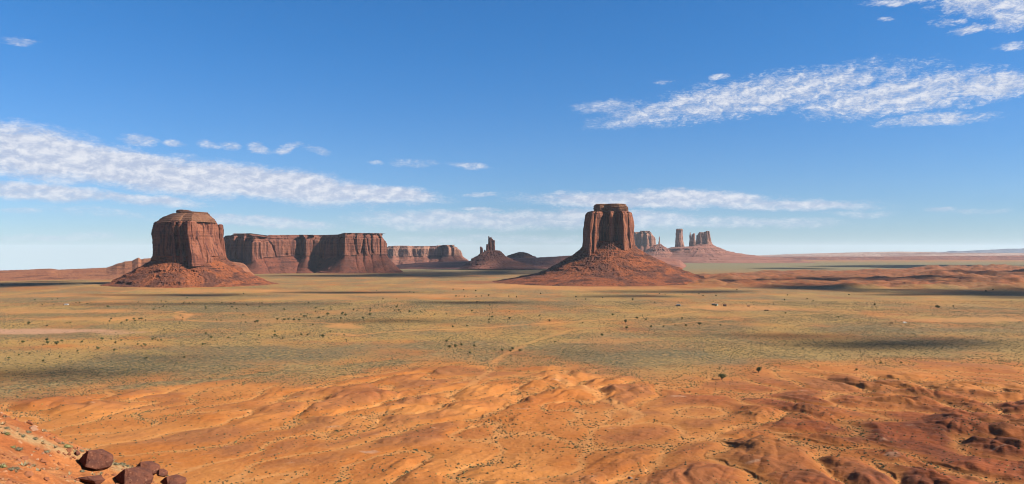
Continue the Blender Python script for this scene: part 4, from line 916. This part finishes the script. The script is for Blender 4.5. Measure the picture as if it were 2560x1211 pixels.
Z2 = [(60, 162, 5), (143, 185, 4), (38, 198, 5), (285, 224, 6), (525, 156, 4), (598, 209, 6), (597, 246, 5), (648, 224, 4), (677, 223, 4), (745, 201, 4), (752, 224, 5), (795, 166, 3), (935, 171, 4), (862, 276, 8), (868, 258, 6), (898, 284, 9), (717, 278, 9), (450, 273, 5), (515, 270, 5), (482, 297, 8), (503, 296, 6), (545, 302, 4), (630, 308, 7), (670, 299, 5), (755, 309, 4), (780, 309, 4), (850, 313, 7), (215, 326, 7), (283, 331, 8), (325, 322, 6), (378, 331, 8), (432, 334, 8), (15, 347, 9), (975, 230, 7), (1010, 233, 4), (1030, 213, 3), (1143, 216, 5), (1142, 238, 6), (1142, 281, 8), (1072, 315, 7), (1188, 189, 4), (1225, 180, 5), (1270, 120, 5), (1407, 116, 3), (1417, 181, 4), (1405, 202, 6), (1350, 209, 5), (1385, 233, 4), (1428, 235, 7), (1445, 243, 4), (1538, 246, 7), (1648, 245, 5), (1688, 233, 5), (1785, 270, 4), (1908, 272, 5), (1613, 309, 4), (1522, 334, 4), (1345, 319, 3), (1175, 304, 4), (2160, 243, 6), (2338, 181, 5), (2210, 147, 5), (2325, 84, 6), (1998, 94, 6), (2030, 91, 4), (2085, 93, 4), (2118, 93, 3), (2200, 94, 4), (2255, 89, 4), (2527, 91, 4), (2335, 274, 5), (2365, 256, 4), (2358, 304, 8), (2330, 329, 7), (2330, 354, 6), (2535, 315, 8), (2533, 247, 4), (1970, 402, 7), (2110, 392, 6), (568, 376, 6), (188, 448, 6), (187, 488, 9), (208, 488, 5), (30, 488, 7), (453, 480, 8), (515, 478, 6), (742, 443, 5), (668, 502, 12), (880, 482, 6), (903, 532, 6), (265, 513, 6), (1932, 607, 10), (1998, 599, 12), (2052, 583, 8), (2182, 597, 9), (1905, 545, 7), (2140, 662, 8), (2462, 637, 9), (2545, 640, 8), (1208, 36, 3), (1537, 44, 3), (1578, 53, 4), (2197, 36, 5), (2075, 27, 4), (1970, 24, 4)]
Z3 = [(45, 179, 5), (285, 145, 5), (640, 180, 5), (645, 205, 4), (735, 202, 5), (1208, 210, 7), (1427, 234, 4), (905, 184, 4), (375, 420, 7), (275, 368, 5), (1007, 361, 7), (1250, 396, 9), (1340, 408, 6), (1133, 436, 11), (705, 441, 6), (1703, 397, 7), (1778, 394, 4), (1875, 456, 10), (1742, 465, 7), (1390, 479, 7), (1147, 490, 8), (1513, 478, 6), (900, 568, 9), (8, 702, 10), (78, 720, 8), (427, 629, 6), (1532, 151, 3), (1348, 151, 3), (1475, 143, 3), (1705, 149, 3), (1870, 149, 4), (1910, 164, 4), (2040, 166, 5), (2250, 108, 4), (1000, 130, 3), (2085, 463, 5), (1630, 462, 5)]
Z4 = [(810, 157, 5), (165, 211, 6), (452, 219, 4), (392, 196, 4), (195, 159, 4), (1068, 260, 7), (1690, 285, 9), (1705, 284, 7), (1853, 275, 6), (2180, 124, 6), (2250, 106, 5), (175, 344, 6), (705, 386, 6), (1125, 840, 7), (1330, 839, 6), (500, 874, 6), (885, 909, 7)]
rg = random.Random(9); used = set(); njun = 0
def place_juniper(px, py, size, label, group='dark junipers dotted over the plain'):
    global njun
    x, y, z = on_ground(np.array([px]), np.array([py])); x, y, z = float(x[0]), float(y[0]), float(z[0])
    s = size*y/F
    root = empty("juniper", (x, y, z), label, 'juniper', group)
    root.rotation_euler = (0, 0, rg.uniform(0, 6.28)); w = rg.uniform(.85, 1.2); root.scale = (s*w, s*w, s)
    ma, mb = JM[rg.randrange(4)]
    c = bpy.data.objects.new("crown", ma); sc.collection.objects.link(c); c.parent = root
    t_ = bpy.data.objects.new("trunk", mb); sc.collection.objects.link(t_); t_.parent = root
    njun += 1; return root
place_juniper(1280+2100/4, 700+1001/4, 18, "tallest lone juniper standing at the edge of the red badlands", 'two lone junipers at the badlands edge')
place_juniper(1280+2465/4, 700+926/4, 15, "second lone juniper beyond and right of the tallest one", 'two lone junipers at the badlands edge')
SPEC = {(568, 572): "broadest dark juniper in the orange ground at far left", (478, 568): "front juniper of the stacked pair beside the broadest one", (470, 538): "rear juniper of the stacked pair beside the broadest one", (668, 502): "round lone juniper beside the yellow grass strip left of centre",
        (1998, 599): "darkest of the four junipers grouped left of the forked track", (1133, 436): "round juniper just below the dirt track right of centre", (8, 702): "juniper standing at the fork of the dirt tracks"}
ALLJ = [(ox+a_/4, oy+b_/4, s_, SPEC.get((a_, b_))) for lst, ox, oy in ((Z1, 0, 720), (Z2, 640, 720), (Z3, 1280, 700), (Z4, 1920, 700)) for (a_, b_, s_) in lst]
ORD = ['', 'second', 'third', 'fourth', 'fifth', 'sixth', 'seventh', 'eighth', 'ninth', 'tenth', 'eleventh', 'twelfth', 'thirteenth', 'fourteenth', 'fifteenth', 'sixteenth', 'seventeenth', 'eighteenth', 'nineteenth', 'twentieth']
def jkey(j):
    px, py, s_, sp = j
    big = 'large' if s_ >= 8 else ('middling' if s_ >= 5 else 'tiny')
    zone = ('below the broad left butte' if px < 470 else 'below the long mesa' if px < 860 else 'midway between both buttes' if px < 1330 else 'below the tall butte' if px < 1760 else 'right of the tall butte')
    row = 'at the far edge' if py < 755 else 'in the far belt' if py < 775 else 'in the middle belt' if py < 800 else 'in the near belt' if py < 850 else 'nearest the badlands'
    return big, zone, row
groups_ = {}
for j in sorted(ALLJ):
    if j[3] is None: groups_.setdefault(jkey(j), []).append(j)
for j in ALLJ:
    if j[3]: lab = j[3]
    else:
        k = jkey(j); g_ = groups_[k]; i = g_.index(j); n_ = len(g_)
        pos = '' if n_ == 1 else ('leftmost ' if i == 0 else 'rightmost ' if i == n_-1 else ORD[i]+' from left ')
        lab = (pos+'of the '+k[0]+' junipers ' if n_ > 1 else 'only '+k[0]+' juniper ')+k[1]+', '+k[2]
    place_juniper(j[0], j[1], j[2]*.82+.5, lab)

# ------------------------------------------------------------------ homesteads
def flat_mat(name, col, rough=.8, var=.25, sc_=1.0):
    m, t, b = new_mat(name); n = t.noise(t.new('ShaderNodeTexCoord').outputs['Object'], sc_, 4, .6)
    t.put(b.inputs['Base Color'], t.mix(1.0, col, t.mix(n, (1-var,)*3, (1+var,)*3), 'MULTIPLY')); b.inputs['Roughness'].default_value = rough; return m
M_gr = flat_mat("grey_roofing", (.24, .24, .22)); M_mint = flat_mat("mint_siding", (.55, .70, .55)); M_dkw = flat_mat("dark_green_siding", (.10, .13, .09)); M_white = flat_mat("white_paint", (.46, .46, .44)); M_glass = flat_mat("window_glass", (.03, .04, .05), .2)
M_brown = flat_mat("brown_boards", (.13, .06, .045)); M_tyre = flat_mat("tyre_rubber", (.03, .03, .03)); M_wood = flat_mat("old_wood", (.26, .15, .09)); M_cream = flat_mat("cream_wall", (.62, .50, .40))
def box(x0, x1, y0, y1, z0, z1): return [(x0, y0, z0), (x1, y0, z0), (x1, y1, z0), (x0, y1, z0), (x0, y0, z1), (x1, y0, z1), (x1, y1, z1), (x0, y1, z1)], [(0, 3, 2, 1), (4, 5, 6, 7), (0, 1, 5, 4), (1, 2, 6, 5), (2, 3, 7, 6), (3, 0, 4, 7)]
def boxes(name, bl, mat, parent):
    V, Fc = [], []
    for bx in bl:
        v, f = box(*bx); k = len(V); V += v; Fc += [tuple(i+k for i in q) for q in f]
    return mesh_obj(name, V, Fc, mat, parent)
def gable(L, W, z0, z1, e, hip=0):
    a, b = L/2+e, W/2+e
    v = [(-a, -b, z0), (a, -b, z0), (a, b, z0), (-a, b, z0), (-a+hip, 0, z1), (a-hip, 0, z1), (-a, -b, z0-.2), (a, -b, z0-.2), (a, b, z0-.2), (-a, b, z0-.2)]
    return v, [(0, 1, 5, 4), (2, 3, 4, 5), (1, 2, 5), (3, 0, 4), (6, 7, 1, 0), (7, 8, 2, 1), (8, 9, 3, 2), (9, 6, 0, 3), (6, 9, 8, 7)]
def house(px, py, L, W, H, RH, wall, roof, label, rot, hip=0, cat='house', name='house', endwall=None):
    x, y, z = on_ground(np.array([px]), np.array([py])); r = empty(name, (float(x[0]), float(y[0]), float(z[0])-.3), label, cat); r.rotation_euler = (0, 0, rot)
    boxes("wall", [(-L/2, L/2, -W/2, W/2, 0, H)], wall, r)
    if endwall: boxes("end_wall", [(L/2+.01, L/2+.12, -W/2-.05, W/2+.05, 0, H)], endwall, r)
    v, f = gable(L, W, H+.2, H+.2+RH, .5, hip); mesh_obj("roof", v, f, roof, r)
    boxes("door", [(-.5, .5, -W/2-.06, -W/2-.01, .2, 2.2)], M_wood, r)
    for wx in (-L*.34, L*.3):
        boxes("window", [(wx-.7, wx+.7, -W/2-.05, -W/2-.01, 1.1, 2.3)], M_glass, r)
    return r
house(1787, 764, 13, 8, 3.2, 1.3, M_dkw, M_gr, "long green house with grey roof and mint end wall on the sandy clearing", -.6, endwall=M_mint)
house(1696, 765.5, 10, 8, 3.0, 2.4, M_cream, M_gr, "pale house with a hipped roof left of the green house", -.3, hip=3.5)
house(1812, 766, 6, 5, 3.2, 1.6, M_brown, M_brown, "small dark brown shed right of the green house", .2, cat='shed', name='shed')
house(1871, 766.5, 5, 4, 1.6, .8, M_brown, M_brown, "low dark shelter alone right of the brown shed", .1, cat='shed', name='shed')
house(1916, 777, 9, 4, 1.7, .6, M_brown, M_wood, "long low dark hut right of the sandy clearing", 0, cat='shed', name='shed')
house(166, 763, 8, 4, 2.4, .5, M_white, M_white, "white flat house far left on the plain under the broad butte", .1)
house(2228, 809, 5, 3, 1.4, .5, M_brown, M_wood, "tiny brown hut left of the white van on the right", 0, cat='shed', name='shed')
x, y, z = [float(q[0]) for q in on_ground(np.array([2262.]), np.array([808.5]))]
vn = empty("van", (x, y, z), "white van parked on the yellow ground at the right", 'van'); vn.rotation_euler = (0, 0, .2)
prof = [(-2.9, .5), (2.9, .5), (2.9, 1.35), (2.1, 1.6), (1.5, 2.5), (-2.9, 2.6)]
V = [(a_, -1, b_) for a_, b_ in prof]+[(a_, 1, b_) for a_, b_ in prof]; nn = len(prof)
mesh_obj("body", V, [tuple(range(nn)), tuple(reversed(range(nn, 2*nn)))]+[(i, i+nn, (i+1) % nn+nn, (i+1) % nn) for i in range(nn)], M_white, vn)
boxes("window", [(.6, 1.5, -1.03, -1.005, 1.6, 2.3), (.6, 1.5, 1.005, 1.03, 1.6, 2.3)], M_glass, vn)
for wx in (-1.9, 1.9):
    for wy in (-.95, .95):
        a = np.arange(14)/14*6.283; V = [(wx+.42*math.cos(q), wy-.14, .42+.42*math.sin(q)) for q in a]+[(wx+.42*math.cos(q), wy+.14, .42+.42*math.sin(q)) for q in a]
        mesh_obj("wheel", V, [tuple(range(14)), tuple(reversed(range(14, 28)))]+[(i, i+14, (i+1) % 14+14, (i+1) % 14) for i in range(14)], M_tyre, vn)
place_juniper(1789.5, 768, 6.5, "round green tree in front of the green house", 'trees by the homestead')

# one common albedo level: real sandstone and soil reflect about a quarter of the light
ALB = .365
for m in bpy.data.materials:
    if m.name in ('white_paint', 'window_glass', 'tyre_rubber'): continue
    b_ = m.node_tree.nodes.get('Principled BSDF')
    if b_ and b_.inputs['Base Color'].is_linked:
        t = NT(m.node_tree); src = b_.inputs['Base Color'].links[0].from_socket
        t.put(b_.inputs['Base Color'], t.mix(1.0, src, (ALB, ALB, ALB), 'MULTIPLY'))

# ------------------------------------------------------------------ clouds high on the sun's side, whose shadows drift over the plain
def cloud_mat():
    m = bpy.data.materials.new("cloud_vapour"); m.use_nodes = True; t = NT(m.node_tree); t.n.clear()
    out = t.new('ShaderNodeOutputMaterial'); tr = t.new('ShaderNodeBsdfTransparent'); tl = t.new('ShaderNodeBsdfTranslucent'); df = t.new('ShaderNodeBsdfDiffuse')
    for q in (tl, df): q.inputs[0].default_value = (.9, .9, .9, 1)
    m1 = t.new('ShaderNodeMixShader'); t.l.new(df.outputs[0], m1.inputs[1]); t.l.new(tl.outputs[0], m1.inputs[2])
    n = t.noise(geo_pos(t), .004, 4, .6); m2 = t.new('ShaderNodeMixShader')
    th = t.attr('thin'); m1.inputs[0].default_value = .8; t.put(m2.inputs[0], t.math('ADD', t.math('MULTIPLY', t.ramp(n, .35, .65), .25), th, clamp=True)); t.l.new(m1.outputs[0], m2.inputs[1]); t.l.new(tr.outputs[0], m2.inputs[2])
    t.l.new(m2.outputs[0], out.inputs[0]); return m
CLOUD_ALT = 6000.0
# px, py, half width px, half height px of the shaded patch, thinness per surface
SHADE = [(-10, 714, 150, 9, .22), (-20, 938, 330, 20, .5), (420, 738, 200, 3.5, .35), (880, 731, 170, 3, .3), (640, 760, 220, 3, .5), (350, 760, 160, 3, .5), (1560, 742, 110, 5, .4), (1680, 729, 160, 5, .4), (2040, 721, 110, 7, .22), (2440, 734, 230, 9, .2),
         (2190, 667, 150, 2.5, .2), (2440, 665, 210, 3.5, .2), (1980, 672, 90, 2, .3), (2010, 706, 160, 4, .35), (2260, 703, 170, 5, .35), (2430, 712, 120, 4, .3), (1830, 707, 140, 3, .35), (2480, 690, 160, 5, .35), (1220, 668, 250, 13, .3), (2300, 862, 420, 16, .5), (1960, 838, 230, 7, .45), (2350, 1075, 420, 75, .68), (1750, 1140, 330, 40, .72), (1190, 757, 130, 3.5, .4), (900, 688, 200, 4, .4), (950, 803, 300, 5, .62), (1700, 880, 330, 14, .66), (560, 893, 260, 10, .68)]
def build_clouds():
    rg = np.random.RandomState(77); V = []; Fc = []; TH = []; off = 0
    bm = bmesh.new(); bmesh.ops.create_icosphere(bm, subdivisions=3, radius=1); iv = np.array([v.co[:] for v in bm.verts]); jf = np.array([[v.index for v in f.verts] for f in bm.faces]); bm.free()
    for (px, py, hx, hy, th) in SHADE:
        y0 = EYE*F/(py-HZ); ya = EYE*F/(py+hy-HZ); yb = EYE*F/(max(py-hy, HZ+8)-HZ); cy = (ya+yb)/2; ry = (yb-ya)/2; cx = (px-1280)/F*y0; rx = hx/F*y0
        k = CLOUD_ALT/SUN[2]; c = np.array([cx, cy, 0])+SUN*k
        nl = 22
        for i in range(nl):
            if i < 3: a, b, r = (i-1)*.42, rg.uniform(-.15, .15), .52
            else: q = rg.uniform(0, 6.283); w = rg.uniform(.35, 1.25); a, b, r = math.cos(q)*w, math.sin(q)*w, rg.uniform(.10, .30)
            v = iv.copy(); n = fbm3(v[:, 0]*1.6+i, v[:, 1]*1.6, v[:, 2]*1.6+rg.uniform(0, 50), 3, i)
            v = v*(1+.55*n)[:, None]
            h = min(rx, ry)*.5*r+12
            v = v*np.array([rx*r*1.1, ry*r*1.1, h])+c+np.array([a*rx, b*ry, rg.uniform(-.3, .3)*h])
            V.append(v); Fc.append(jf+off); off += len(v); TH.append(np.full(len(v), min(.93, th+.08+rg.uniform(0, .3))))
    o = mesh_obj("clouds", np.vstack(V), np.vstack(Fc), cloud_mat(), smooth=True); add_attr(o, 'thin', np.concatenate(TH)); struct(o, 'stuff')
build_clouds()

# ------------------------------------------------------------------ air
def build_haze():
    m = bpy.data.materials.new("haze_air"); m.use_nodes = True; t = NT(m.node_tree); t.n.clear()
    out = t.new('ShaderNodeOutputMaterial'); v = t.new('ShaderNodeVolumePrincipled')
    v.inputs['Color'].default_value = (.80, .90, 1.0, 1); v.inputs['Density'].default_value = .9e-5; v.inputs['Anisotropy'].default_value = .1
    t.l.new(v.outputs[0], out.inputs['Volume'])
    V, Fc = box(-62000, 62000, -62000, 62000, -2600, 620)
    o = mesh_obj("haze", V, Fc, m); struct(o, 'stuff')
build_haze()
